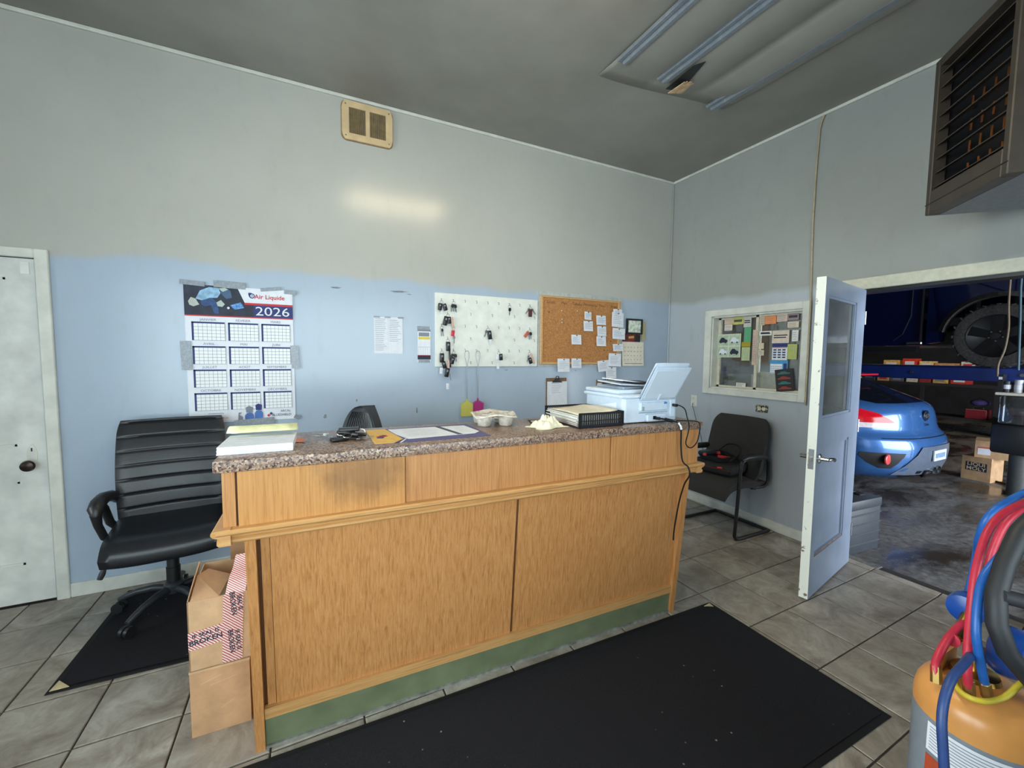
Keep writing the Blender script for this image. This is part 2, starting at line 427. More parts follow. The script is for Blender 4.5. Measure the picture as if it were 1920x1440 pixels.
wb = struct(wall_with_holes('y', 0, .14, XL-.14, .14, 0, H+.1, [(-5.70, 0, -4.885, 1.99)]).build('wall_back', M_wall_back), 'two-tone painted back wall, grey above and pale blue below')
struct(wall_with_holes('x', 0, .14, YF, 0, 0, H+.1, [(-2.72, 0, -1.69, 1.955), (-1.376, 1.172, -.54, 1.859)]).build('wall_right', M_wall_right), 'grey painted side wall with window and doorway to workshop')
struct(wall_with_holes('x', XL-.14, XL, YF-.14, 0, 0, H+.1, [(-4.1, .7, -1.0, 2.6)]).build('wall_left', M_wall_right), 'grey side wall with a wide window to the street')
struct(wall_with_holes('y', YF-.14, YF, XL, .14, 0, H+.1, [(-5.8, .5, -1.4, 2.5)]).build('wall_front', M_wall_right), 'grey front wall with a wide shop window')
struct(MB().box((XL-.14, YF-.14, H), (.14, .14, H+.1)).build('ceiling', M_ceil), 'dark grey painted ceiling with a sagging patched corner')
for k, (x, z, w_, h_, a) in enumerate(((-3.33, 1.95, .10, .012, .05), (-2.88, 1.955, .17, .014, .1), (-2.80, 1.94, .05, .006, -.1), (-2.745, 1.02, .016, .05, .25), (-3.42, 1.01, .03, .03, .6), (-1.21, 1.33, .03, .008, -.4), (-1.95, 1.34, .05, .006, .1), (-3.2, 1.12, .02, .02, .3))):
    MB().prism([(x+w_/2*math.cos(t_)*(.7+.3*math.sin(5*t_+k)), z+h_/2*math.sin(t_)+w_*.5*math.cos(t_)*math.sin(a)*.3) for t_ in [2*PI*i/12 for i in range(12)]], 'y', -.0006, .001).build('scuff_mark', flatm('wall_scuff', (122, 128, 134), .7, var=.15), wb)
# window frames of the two street windows (behind the photographer)
def street_window(name, axis, d, u0, u1, z0, z1, lab):
    w = struct(bpy.data.objects.new(name, None), lab); C.objects.link(w)
    def bx(ua, ub, za, zb, t=.03):
        return MB().box((ua, d-t, za), (ub, d+t, zb)) if axis == 'y' else MB().box((d-t, ua, za), (d+t, ub, zb))
    for a in ((u0, u0+.05, z0, z1), (u1-.05, u1, z0, z1), (u0, u1, z0, z0+.05), (u0, u1, z1-.05, z1), ((u0+u1)/2-.03, (u0+u1)/2+.03, z0, z1)):
        bx(*a).build('frame_bar', M_white_paint, w)
    bx(u0+.05, u1-.05, z0+.05, z1-.05, .003).build('pane', M_glass, w)
street_window('window_2', 'x', XL-.07, -4.1, -1.0, .7, 2.6, 'wide street window in the left wall')
street_window('window_3', 'y', YF-.07, -5.8, -1.4, .5, 2.5, 'wide street window in the front wall')
# base boards, cove trims, corner bead
def trim(name, a, b, lab, mat=M_white_paint, bev=.004): return struct(MB().rbox(a, b, bev, 1).build(name, mat), lab)
trim('baseboard_back', (-4.828, -.014, 0), (-.014, 0, .085), 'white painted baseboard along the back wall')
trim('baseboard_right', (-.014, -1.62, 0), (0, 0, .085), 'scuffed white baseboard along the side wall')
trim('trim_1', (XL, -.018, H-.022), (0, 0, H), 'thin white cove strip where back wall meets ceiling')
trim('trim_2', (-.018, YF, H-.022), (0, -.018, H), 'thin white cove strip where side wall meets ceiling')
trim('trim_3', (-.016, -.016, .085), (0, 0, H-.022), 'thin white corner bead between the two walls', M_wall_right)
# doorway casing on the side wall
trim('trim_4', (-.02, -2.78, 1.955), (0, -1.625, 2.035), 'cream painted casing board across the top of workshop doorway', flatm('cream_casing_paint', (206, 203, 184), .4, var=.04))
trim('trim_5', (-.02, -1.69, 0), (0, -1.625, 1.955), 'white painted casing at the hinge side of workshop doorway')
trim('trim_6', (-.02, -2.785, 0), (0, -2.72, 1.955), 'white painted casing at the near side of workshop doorway')
struct(MB().box((.0, -1.705, 0), (.14, -1.691, 1.955)).build('trim_7', M_white_paint), 'door jamb of the workshop doorway')
struct(MB().box((.0, -2.72, 1.935), (.14, -1.691, 1.954)).build('trim_8', M_steel_blk), 'dark header strip under the workshop door casing')
struct(MB().rbox((.03, -2.72, -.1), (.115, -1.93, -.008), .006, 1).build('trim_9', flatm('worn_dark_sill', (48, 45, 43), .6, var=.25)), 'dark worn sill strip in the workshop doorway')
struct(MB().rbox((.03, -1.93, -.1), (.115, -1.692, -.006), .006, 1).build('trim_10', M_conc), 'concrete sill patch beside the dark strip')

# ---- closed panel door on the left of the back wall
d1 = struct(bpy.data.objects.new('door_1', None), 'closed white painted panel door at the left of the back wall'); C.objects.link(d1); d1.location = (-5.67, .012, 0)
M_door_w = flatm('old_white_door_paint', (216, 217, 212), .35, var=.07, scale=6)
W1 = .772
for a, b, nm in (((0, .0, .008), (.125, .036, 1.985), 'stile'), ((W1-.118, 0, .008), (W1, .036, 1.985), 'stile'), ((.125, 0, .008), (W1-.118, .036, .234), 'rail'), ((.125, 0, .724), (W1-.118, .036, .928), 'rail'), ((.125, 0, 1.875), (W1-.118, .036, 1.985), 'rail')):
    MB().box(a, b).build(nm, M_door_w, d1)
for z0, z1 in ((.234, .724), (.928, 1.875)):
    p_ = MB().box((.13, .014, z0+.005), (W1-.123, .026, z1-.005)).build('panel', M_door_w, d1)
    m = MB()
    for a, b in (((.125, .004, z0), (W1-.118, .016, z0+.012)), ((.125, .004, z1-.012), (W1-.118, .016, z1)), ((.125, .004, z0), (.137, .016, z1)), ((W1-.13, .004, z0), (W1-.118, .016, z1))): m.box(a, b)
    m.build('panel_moulding', M_door_w, d1)
kp = MB().prism([(.022*math.cos(a)+W1-.06, .87+.062*math.sin(a)*(1 if abs(math.sin(a)) < .9 else 1.1)) for a in [2*PI*k/20 for k in range(20)]], 'y', -.004, 0).build('key_plate', M_white_paint, d1)
MB().box((W1-.063, -.006, .895), (W1-.057, -.003, .915)).build('keyhole', M_black, kp)
MB().lathe([(.010, 0), (.010, -.03), (.026, -.036), (.032, -.048), (.028, -.062), (.012, -.068)], (W1-.062, 0, .82), 20, 'y').build('knob', flatm('dark_bronze', (52, 40, 36), .3, .6), d1, 40)
MB().box((W1-.055, -.004, 1.90), (W1-.02, 0, 1.965)).build('catch_plate', M_whiteboard, d1)
MB().box((W1+.002, .004, 0), (W1+.013, .05, 1.985)).build('gap_strip', flatm('gap_shadow', (70, 62, 56), .8), d1)  # dark strip puts the shade of the door gap into its colour
trim('trim_11', (-4.886, -.02, 0), (-4.828, 0, 2.04), 'white painted casing right of the closed panel door')
trim('trim_12', (-5.76, -.02, 1.988), (-4.886, 0, 2.04), 'white painted casing over the closed panel door')
trim('trim_13', (-5.76, -.02, 0), (-5.702, 0, 1.988), 'white painted casing left of the closed panel door')
struct(MB().box((-5.70, .06, 0), (-4.885, .10, 1.99)).build('trim_14', M_shop), 'dark closet void behind the panel door')

# ---- open half-glazed workshop door
d2 = struct(bpy.data.objects.new('door_2', None), 'open half-glazed door with chipped white edge and lever handle'); C.objects.link(d2)
d2.location = (-.068, -1.776, 0); d2.rotation_euler = (0, 0, math.radians(190.7))
n = N('chipped_door_edge_paint', .5); _a = n.noise(n.coord(True, (3, 3, 2.2)), 5, 7, .75)
n.color(n.mix(n.bw(n.ramp(_a, [(.60, (0, 0, 0, 1)), (.63, (1, 1, 1, 1))])), (226, 226, 216), (112, 88, 70))); M_chip = n.m
M_door_b = flatm('pale_blue_grey_door_paint', (138, 151, 172), .32, var=.05, scale=5)
t = .023; W2 = .80
MB().box((0, -t, .012), (.19, t, 1.94)).build('stile', M_door_b, d2)
MB().box((.73, -t, .012), (W2-.003, t, 1.94)).build('stile', M_door_b, d2)
MB().box((W2-.003, -t-.0005, .012), (W2, t+.0005, 1.94)).build('edge_strip', M_chip, d2, label='chipped white paint on the latch edge')
for z0, z1 in ((.012, .255), (.94, 1.11), (1.838, 1.94)): MB().box((.19, -t, z0), (.73, t, z1)).build('rail', M_door_b, d2)
MB().box((.19, -.008, .255), (.73, .008, .94)).build('panel', M_door_b, d2)
m = MB()
for s in (-1, 1):
    for a, b in (((.19, .255), (.73, .272)), ((.19, .923), (.73, .94)), ((.19, .255), (.207, .94)), ((.713, .255), (.73, .94))):
        m.box((a[0], min(s*.008, s*.018), a[1]), (b[0], max(s*.008, s*.018), b[1]))
m.build('panel_moulding', M_door_b, d2)
MB().box((.207, .0185, .256), (.713, .0195, .27)).build('bare_wood_streak', flatm('bare_worn_wood', (120, 100, 92), .7, var=.2), d2)
MB().box((.195, -.003, 1.115), (.725, .003, 1.833)).build('pane', M_glass_door, d2)
m = MB()
for s in (-1, 1):
    for a, b in (((.19, 1.11), (.73, 1.125)), ((.19, 1.823), (.73, 1.838)), ((.19, 1.11), (.205, 1.838)), ((.715, 1.11), (.73, 1.838))):
        m.box((a[0], min(s*.004, s*.018), a[1]), (b[0], max(s*.004, s*.018), b[1]))
m.build('glazing_bead', M_door_b, d2)
for s in (-1, 1):
    h = MB().lathe([(.030, 0), (.030, .006*s), (.012, .012*s), (.010, .05*s)], (W2-.055, t*s, .87), 20, 'y').build('lever_handle', M_chrome, d2, 40)
    MB().tube([(W2-.055, (t+.045)*s, .87), (W2-.08, (t+.052)*s, .871), (W2-.13, (t+.054)*s, .866), (W2-.165, (t+.05)*s, .858), (W2-.172, (t+.046)*s, .845)], [.010, .0105, .009, .008, .006], 10).build('lever', M_chrome, h, 40)
lp = MB().box((W2-.0005, -.014, .81), (W2+.002, .014, .93)).build('latch_plate', M_steel, d2)
MB().box((W2, -.008, .857), (W2+.012, .008, .883)).build('latch_bolt', M_chrome, lp)
for z in (.25, 1.0, 1.75): MB().cyl((-.004, t, z-.045), (-.004, t, z+.045), .007, n=10).build('hinge', M_steel, d2)

# ---- interior sliding window in the side wall
w1 = struct(bpy.data.objects.new('window_1', None), 'white framed interior sliding window papered with notices'); C.objects.link(w1); w1.rotation_euler = (0, 0, -PI/2); w1.location = (0, 0, 0)
u0, u1, z0, z1 = .47, 1.42, 1.115, 1.92
for a, b in (((u0, -.022, z0), (u0+.07, 0, z1)), ((u1-.055, -.022, z0), (u1, 0, z1)), ((u0+.07, -.022, z1-.062), (u1-.055, 0, z1)), ((u0+.07, -.022, z0), (u1-.055, 0, z0+.058))):
    MB().rbox(a, b, .005, 1).build('casing', M_white_paint, w1)
iu0, iu1, iz0, iz1 = .54, 1.376, 1.172, 1.859
M_cream = flatm('cream_window_frame', (206, 200, 182), .4, var=.05)
for a, b in (((iu0, 0, iz0), (iu0+.014, .13, iz1)), ((iu1-.014, 0, iz0), (iu1, .13, iz1)), ((iu0, 0, iz0), (iu1, .13, iz0+.014)), ((iu0, 0, iz1-.014), (iu1, .13, iz1))):
    MB().box(a, b).build('reveal', M_white_paint, w1)
for a, b, y in ((iu0+.014, .975, .085), (.945, iu1-.014, .06)):
    s_ = MB().box((a+.001, y-.002, iz0+.02), (b-.001, y+.002, iz1-.02)).build('pane', M_glass, w1)
    m = MB()
    for q in ((a, a+.026, iz0+.014, iz1-.014), (b-.026, b, iz0+.014, iz1-.014), (a, b, iz0+.014, iz0+.03), (a, b, iz1-.03, iz1-.014)): m.box((q[0], y-.009, q[2]), (q[1], y+.009, q[3]))
    m.build('sash_frame', M_cream, s_)
struct(MB().box((.50, -1.5, 1.0), (.52, -.35, 2.05)).build('wall_partition', flatm('grey_partition', (92, 90, 88), .8)), 'grey partition seen behind the papered window')
struct(MB().box((.141, -1.5, 1.05), (.50, -.35, 1.10)).build('trim_15', M_white_paint), 'shelf behind the papered window')

# ---- sagging ceiling panel with battens
n = N('bluish_grey_batten_paint', .4); n.color(n.ramp(n.noise(n.coord(True, (3, 3, 3)), 9, 6, .7), [(.35, (110, 117, 126)), (.62, (124, 131, 139)), (.74, (152, 152, 146))])); M_batten = n.m
sag = struct(bpy.data.objects.new('trim_16', None), 'sagging ceiling panel held up by three blue-grey battens'); C.objects.link(sag)
def sagz(x, y):
    a = (x+1.78)/1.06; b = max(0, (-1.10-y)); return H-.004-.035*abs(math.sin(a*3*PI))**.7*min(1, b/.22)-.012*min(1, b/.1)
solid(MB().grid(lambda a, b: (-1.78+1.06*a, -1.06-2.2*b+.06*math.cos(3*a), sagz(-1.78+1.06*a, -1.06-2.2*b)), 36, 20).build('sagging_sheet', M_ceil, sag, 60), .006, 1)
for x, w, y0 in ((-1.735, .035, -1.20), (-1.385, .04, -1.18), (-.84, .05, -1.12)):
    m = MB().rbox((x-w/2, -3.3, H-.05), (x+w/2, y0, H-.012), .008, 1); m.build('batten', M_batten, sag)
    MB().rbox((x-w/2-.03, -3.3, H-.034), (x-w/2, y0+.01, H-.015), .004, 1).build('batten_lip', M_batten, sag)
MB().prism([(-1.34, -1.16), (-1.22, -1.19), (-1.27, -1.30), (-1.325, -1.46), (-1.36, -1.40)], 'z', H-.055, H-.052).build('torn_hole', M_black, sag)
m = MB(); random.seed(3)
for k in range(7):
    x = -1.33+.014*k; m.prism([(x, -1.17-.01*k), (x+.022, -1.18), (x+.006, -1.30-.02*random.random())], 'z', H-.085+.003*k, H-.081+.003*k)
m.build('torn_splinter', flatm('torn_fibreboard', (204, 172, 134), .9, var=.15), sag)
m = MB()
for k in range(16):
    y = -1.2-.11*k; x = -.79+.02*random.random(); m.prism([(x, y), (x+.03+.03*random.random(), y-.02), (x+.03, y-.09), (x+.005, y-.07)], 'z', H-.016, H-.012)
m.build('peeling_paint', flatm('peeling_paint_chips', (150, 150, 142), .6), sag)

# ---- workshop shell
struct(MB().box((.115, -6.4, -.2), (13.5, 7, -.1)).build('floor_workshop', M_conc), 'oily wet concrete floor of the workshop')
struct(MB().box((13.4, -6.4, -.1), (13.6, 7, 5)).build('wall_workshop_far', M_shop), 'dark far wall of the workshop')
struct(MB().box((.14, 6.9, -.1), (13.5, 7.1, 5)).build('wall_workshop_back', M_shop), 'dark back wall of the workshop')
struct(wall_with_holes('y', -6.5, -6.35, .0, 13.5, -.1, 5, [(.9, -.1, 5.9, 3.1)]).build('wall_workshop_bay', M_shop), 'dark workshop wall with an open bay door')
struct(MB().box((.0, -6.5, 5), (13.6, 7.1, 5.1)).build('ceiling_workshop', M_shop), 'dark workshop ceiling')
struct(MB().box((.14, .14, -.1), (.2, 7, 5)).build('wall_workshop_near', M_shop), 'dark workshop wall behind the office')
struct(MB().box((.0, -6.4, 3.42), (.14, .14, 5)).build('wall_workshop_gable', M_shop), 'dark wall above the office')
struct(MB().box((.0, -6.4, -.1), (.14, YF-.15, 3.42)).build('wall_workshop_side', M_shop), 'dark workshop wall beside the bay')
# ------------------------------------------------------------------ reception desk
DX, DY, DA = -2.697, -1.646, math.radians(-1.2)
desk = thing('reception_desk', 'long oak reception desk with slanted front and green kick board', 'desk', (DX, DY, 0), DA)
def fy(z): return -.08*z/.86                       # slanted front plane
def slab(x0, x1, z0, z1, off, th):                 # board lying on the slanted front
    return MB().add([(x0, fy(z0)+off, z0), (x1, fy(z0)+off, z0), (x1, fy(z1)+off, z1), (x0, fy(z1)+off, z1), (x0, fy(z0)+off+th, z0), (x1, fy(z0)+off+th, z0), (x1, fy(z1)+off+th, z1), (x0, fy(z1)+off+th, z1)],
                    [(0,1,2,3),(7,6,5,4),(0,4,5,1),(1,5,6,2),(2,6,7,3),(3,7,4,0)])
for s in (-1, 1):
    x = 1.037*s; a, b = sorted((x, x-.032*s))
    MB().prism([(0, 0), (fy(.86), .86), (.32, .86), (.32, 0)], 'x', a, b).build('side_panel', M_oak, desk)
slab(-.965, -.006, .165, .86, .022, .012).build('front_panel', M_oak, desk)
slab(.006, 1.003, .165, .86, .022, .012).build('front_panel', M_oak, desk)
slab(-.007, .007, .165, .86, .029, .012).build('groove_strip', M_dark_wood, desk)
slab(-.994, -.967, .13, .86, .026, .012).build('corner_batten', M_oak, desk); slab(-1.004, -.966, .13, .86, .036, .012).build('recess_strip', M_dark_wood, desk)
slab(-1.004, 1.004, .122, .166, .008, .022).build('base_strip', M_oak_x, desk)
slab(-1.004, 1.004, .004, .124, .014, .016).build('kick_board', M_green, desk)
slab(-1.004, 1.004, 0, .010, .004, .012).build('floor_bead', flatm('grey_caulk', (120, 120, 112), .8, var=.2), desk)
# upper band and its overlays
UY = -.092
MB().box((-1.088, UY+.012, .885), (1.062, .30, 1.084)).build('upper_carcass', M_oak, desk)
MB().box((-1.091, UY-.004, .885), (-1.055, UY+.02, 1.084)).build('corner_post', M_oak, desk)
MB().box((1.028, UY-.004, .885), (1.066, UY+.02, 1.084)).build('corner_post', M_oak, desk)
MB().box((-1.056, UY+.008, .885), (-1.048, UY+.013, 1.084)).build('shadow_groove', M_dark_wood, desk)
MB().rbox((-1.048, UY-.008, .888), (-.505, UY+.012, 1.083), .002, 1).build('upper_panel', M_oak_st, desk, label='stained upper panel with dark wear')
MB().rbox((-.503, UY, .888), (.477, UY+.012, 1.083), .002, 1).build('upper_panel', M_oak, desk)
MB().rbox((.479, UY-.008, .888), (1.028, UY+.012, 1.083), .002, 1).build('upper_panel', M_oak, desk)
prof = [(.02, .846), (-.012, .846), (-.018, .852), (-.018, .860), (-.010, .866), (-.012, .872), (-.028, .878), (-.034, .885), (-.034, .892), (-.028, .898), (.02, .900)]
m = MB().prism([(UY+a, z) for a, z in prof], 'x', -1.108, 1.083)
m.build('front_moulding', M_oak_x, desk)
for s, x in ((-1, -1.088), (1, 1.062)):
    MB().prism([(x-s*a, z) for a, z in prof], 'y', UY-.03, .30).build('side_moulding', M_oak_x, desk)
MB().box((-1.0, .03, .42), (1.0, .31, .44)).build('inner_shelf', M_oak_x, desk)
MB().box((-1.005, .30, 0), (1.005, .318, .86)).build('back_panel', M_oak, desk)
ct = thing('countertop', 'stone-patterned brown laminate countertop on the oak reception desk', 'countertop', (DX, DY, 0), DA)
MB().rbox((-1.111, -.118, 1.085), (1.075, .335, 1.125), .005, 2).build('top_slab', M_lam, ct, 40)
MB().box((-.80, -.1185, 1.1205), (-.72, -.1165, 1.1245)).build('edge_chip', M_dark_wood, ct)
CZ = 1.1255

# ------------------------------------------------------------------ mats
def mat_obj(lab, x0, y0, x1, y1, rz=0, corner=None):
    cx, cy = (x0+x1)/2, (y0+y1)/2; hx, hy = (x1-x0)/2, (y1-y0)/2
    t_ = thing('floor_mat', lab, 'mat', (cx, cy, .001), rz, 'black floor mats')
    MB().rbox((-hx, -hy, 0), (hx, hy, .004), .0015, 1).build('rubber_border', M_rubber, t_)
    MB().grid(lambda a, b: (-hx+.025+(2*hx-.05)*a, -hy+.025+(2*hy-.05)*b, .006+.0015*math.sin(9*a+5*b)), 30, 14).build('carpet_pile', M_mat, t_)
    if corner: MB().prism([(-hx*s+ax*(-1 if s < 0 else 1)*-1 if False else q[0]*hx+q[2], q[1]*hy+q[3]) for s, ax, q in [(1, 0, c) for c in corner]], 'z', .006, .0085).build('corner_patch', flatm('tan_corner_patch', (196, 178, 140), .8), t_)
    return t_
mat_obj('large black floor mat in front of the reception desk', -3.98, -2.555, -1.405, -1.682, math.radians(-.8), [(1, 1, -.07, -.02), (1, 1, -.015, -.012), (1, 1, -.022, -.045)])
mat_obj('black floor mat with tan corner patch under the leather office chair', -4.56, -.955, -3.1, -.09, math.radians(-1.5), [(-1, -1, .012, .012), (-1, -1, .075, .014), (-1, -1, .018, .075)])

# ------------------------------------------------------------------ leather office chair
oc = thing('office_chair', 'black leather office chair with ribbed high back left of the desk', 'chair', (-4.245, -.395, .028), math.radians(6))
M_nylon = flatm('grey_black_nylon', (44, 47, 52), .38)
base = MB().lathe([(.028, .07), (.045, .075), (.048, .12), (.036, .135), (.03, .137)], n=20).build('base_hub', M_nylon, oc, 40)
for k in range(5):
    a = math.radians(232-72*k); c, s = math.cos(a), math.sin(a)
    pts = [(c*r_, s*r_, z-.02) for r_, z in ((.03, .115), (.10, .122), (.18, .108), (.235, .088), (.27, .072))]
    sp = MB().tube(pts, [.020, .019, .017, .016, .014], 10).build('spoke', M_nylon, oc, 50)
    w = MB()
    for q in (-.014, .014):
        cx, cy = c*.272-s*q, s*.272+c*q
        w.cyl((cx-s*.009, cy+c*.009, .009), (cx+s*.009, cy-c*.009, .009), .029, n=16)
    w.build('caster', M_black, sp, 40)
MB().tube([(0, 0, .13), (0, 0, .22), (0, 0, .221), (0, 0, .30), (0, 0, .301), (0, 0, .40)], [.033, .033, .029, .029, .022, .022], 18).build('gas_column', M_black, oc, 30)
MB().rbox((-.09, -.11, .385), (.09, .12, .415), .01, 2).build('tilt_mechanism', M_black, oc)
lv = MB().tube([(-.06, -.03, .395), (-.20, -.05, .385), (-.245, -.07, .355), (-.265, -.085, .31)], [.005, .005, .005, .005], 8).build('tilt_lever', M_black, oc, 40)
MB().tube([(-.262, -.083, .33), (-.275, -.09, .29), (-.285, -.095, .265)], [.008, .014, .012], 8).build('lever_grip', M_black, lv, 40)
def cushion(nu, nv, fn, t, puff):
    """closed quilted cushion: front surface fn(u,v)->(point, normal), thickness t"""
    b = MB(); b.grid(lambda u, v: (lambda p, n: Vector(p)+Vector(n)*puff(u, v))(*fn(u, v)), nu, nv)
    k = len(b.v); b.grid(lambda u, v: Vector(fn(u, v)[0])-Vector(fn(u, v)[1])*t, nu, nv)
    w = nu+1
    def ring():
        r_ = [i for i in range(w)]+[j*w+nu for j in range(1, nv+1)]+[nv*w+i for i in range(nu-1, -1, -1)]+[j*w for j in range(nv-1, 0, -1)]; return r_
    r_ = ring()
    for a, c in zip(r_, r_[1:]+r_[:1]): b.f.append((a, a+k, c+k, c))
    return b
def seatf(u, v):   # v 0 = front lip, 1 = rear
    x = (u-.5)*.50; y = -.265+.50*v; z = .462+.02*v - (.06*(1-v/.22)**2 if v < .22 else 0)+.018*(2*abs(u-.5))**3
    return (x, y, z), Vector((0, -.55*max(0, 1-v/.22), 1)).normalized()
def edge(u, k=10): return 1-abs(2*u-1)**k
cushion(24, 16, seatf, .055, lambda u, v: .022*edge(u)*edge(v)).build('seat', M_leather, oc, 60)
def backf(u, v):   # v 0 = bottom, 1 = top
    z = .47+.57*v; y = .17+.02*v+.11*v*v; hw = .248+.012*math.sin(v*2.6)-.012*max(0, (v-.85)/.15)**2
    x = (u-.5)*2*hw; y += -.035*(2*(u-.5))**2
    n_ = Vector((.14*(2*u-1), -1, .1)).normalized(); return (x, y, z), n_
def ribs(u, v):
    k = v*7.2; fr = k-math.floor(k); return .016*edge(u, 12)*(1-abs(2*fr-1)**16*.9)
cushion(20, 100, backf, .035, ribs).build('backrest', M_leather, oc, 70)
for s in (-1, 1):
    arm = MB().tube([(s*.245, .12, .45), (s*.275, .10, .50), (s*.285, .05, .60), (s*.285, -.02, .645)], [.018, .02, .02, .018], 10).build('arm_bracket', M_black, oc, 50)
    MB().tube([(s*.258, .185, .60), (s*.270, .12, .645), (s*.280, .02, .66), (s*.282, -.06, .655), (s*.282, -.10, .635), (s*.282, -.11, .60)], [.02, .028, .032, .034, .034, .018], 12).build('armrest', M_black, oc, 60)
    MB().tube([(s*.282, -.105, .61), (s*.28, -.09, .55), (s*.268, -.05, .47), (s*.235, -.02, .43)], [.024, .018, .018, .018], 10).build('arm_post', M_black, arm, 60)

# ------------------------------------------------------------------ dark fabric task chair behind the desk
tc = thing('task_chair', 'dark grey task chair with rounded mesh back, behind the desk', 'chair', (-3.42, -.46, 0), math.radians(-60))
MB().lathe([(.03, .07), (.045, .075), (.045, .12), (.03, .13)], n=16).build('base_hub', M_nylon, tc, 40)
for k in range(5):
    a = math.radians(20+72*k); c, s = math.cos(a), math.sin(a)
    sp = MB().tube([(c*.03, s*.03, .11), (c*.15, s*.15, .10), (c*.27, s*.27, .07)], [.02, .017, .014], 8).build('spoke', M_nylon, tc, 50)
    MB().cyl((c*.27-s*.02, s*.27+c*.02, .028), (c*.27+s*.02, s*.27-c*.02, .028), .028, n=14).build('caster', M_black, sp, 40)
MB().tube([(0, 0, .12), (0, 0, .44)], .026, 14).build('gas_column', M_black, tc, 30)
cushion(14, 12, lambda u, v: (((u-.5)*.48, -.25+.48*v, .47-.03*(1-v)**3), Vector((0, 0, 1))), .06, lambda u, v: .02*edge(u, 6)*edge(v, 6)).build('seat', M_fabric, tc, 60)
def bk2(u, v):
    z = .54+.575*v; hw = .215*(1-.16*v)*(math.sqrt(max(.004, 1-max(0, (v-.58)/.42)**2.1))); return ((u-.5)*2*hw, .23+.06*v-.05*(2*u-1)**2, z), Vector((.2*(2*u-1), -1, .05)).normalized()
cushion(16, 44, bk2, .07, lambda u, v: .008*edge(u, 14)*edge(v, 20)).build('backrest', flatm('charcoal_fabric', (66, 69, 74), .8, var=.12, bump=.3, scale=200), tc, 60)
m = MB()
for k in range(18):
    u = .10+.8*k/17
    m.tube([(lambda p, n_: Vector(p)+n_*.012)(*bk2(u, .08+.84*j/10)) for j in range(11)], .0035, 5)
m.build('mesh_insert', M_black, tc)
for s in (-1, 1): MB().tube([(s*.24, .1, .47), (s*.29, .06, .55), (s*.29, -.02, .66), (s*.29, -.2, .67)], [.016, .016, .018, .022], 8).build('armrest', M_black, tc, 50)

# ------------------------------------------------------------------ guest chair by the side wall (faces -x)
gc = thing('guest_chair', 'dark fabric guest chair on a black sled base under window', 'chair', (-.30, -.965, .001))
for s in (-1, 1):
    y = .255*s
    pts = [(.235, y, .014), (-.15, y, .014), (-.185, y, .018), (-.205, y, .045), (-.20, y, .10), (-.165, y, .58), (-.158, y, .625), (-.13, y, .648), (-.09, y, .652), (.13, y, .645), (.165, y, .635), (.185, y, .60), (.19, y, .46), (.175, y, .42), (.13, y, .405), (.02, y*.9, .40)]
    MB().tube(pts, .0135, 10).build('side_frame', M_steel_blk, gc, 50)
    MB().tube([(-.155, y, .655), (-.10, y, .668), (.08, y, .664), (.14, y, .652)], [.012, .022, .022, .014], 10).build('armrest', M_black, gc, 60)
MB().tube([(.235, -.255, .014), (.235, .255, .014)], .0135, 10).build('rear_floor_bar', M_steel_blk, gc, 50)
MB().tube([(.05, -.24, .395), (.05, .24, .395)], .0125, 10).build('seat_bar', M_steel_blk, gc, 50)
cushion(16, 16, lambda u, v: ((-.33+.50*v, (u-.5)*.50, .445+.03*math.sin(PI*min(1, v*1.2))-.05*max(0, 1-v/.2)**2), Vector((0, 0, 1))), .055, lambda u, v: .02*edge(u, 6)*edge(v, 8)).build('seat', M_fabric, gc, 60)
def bk3(u, v):
    k = max(0, (v-.72)/.28); hw = .262*math.sqrt(max(.03, 1-k**3*.42))-.035*max(0, (.15-v)/.15); return (.06+.15*v+.03*(2*u-1)**2*-1, (u-.5)*2*hw, .44+.52*v), Vector((-1, .12*(2*u-1), .25)).normalized()
cushion(16, 22, bk3, .045, lambda u, v: .012*edge(u, 10)*edge(v, 12)).build('backrest', M_fabric, gc, 60)
# booster bag with cables lying on the seat
bag = thing('tool_bag', 'black soft bag with red zip pulls lying on the guest chair', 'bag', (-.36, -.95, .503), math.radians(8))
MB().rbox((-.17, -.19, 0), (.17, .19, .085), .028, 3).build('bag_body', flatm('black_nylon_cloth', (20, 20, 22), .75, var=.25, bump=.4, scale=90), bag, 50)
MB().tube([(-.165, -.185, .05), (-.172, 0, .05), (-.165, .185, .05)], .004, 6).build('zip_piping', flatm('dark_red_piping', (96, 20, 24), .6), bag)
MB().obox((-.176, .09, .045), (.012, .03, .022), (0, .3, 0)).build('zip_pull', flatm('red_pull', (190, 36, 34), .5), bag)
MB().obox((-.174, -.10, .065), (.012, .035, .012), (0, .3, .4)).build('zip_pull', MATS['red_pull'], bag)
cb = thing('jumper_cables', 'coiled black jumper cables with red grips on top of the bag', 'cable', (-.36, -.93, .59), 0)
def coil(r0, turns, h, n=60, sx=1, sy=1, ph=0, jit=.012):
    return [(sx*(r0+jit*math.sin(7*t_))*math.cos(t_+ph), sy*(r0+jit*math.cos(5*t_))*math.sin(t_+ph), .009+h*t_/(2*PI*turns)+.006*math.sin(3*t_)) for t_ in [2*PI*turns*i/n for i in range(n+1)]]
MB().tube(coil(.115, 3.2, .035, 90, 1, 1.3), .0075, 7).build('black_cable', M_rubber, cb, 60)
MB().tube(smooth([(-.06, -.16, .02), (.02, -.19, .09), (.10, -.12, .13), (.12, .0, .12), (.05, .06, .03)]), .007, 8).build('cable_loop', M_rubber, cb, 60)
for x, y, a in ((-.10, .04, .5), (-.05, -.10, -.6), (.03, .05, 1.4)):
    MB().obox((x, y, .045), (.10, .024, .02), (0, .15, a)).build('clamp_grip', flatm('red_grip', (172, 30, 34), .45), cb)
MB().rbox((-.13, .02, .03), (.02, .10, .07), .014, 2).build('clamp_body', M_black, cb)

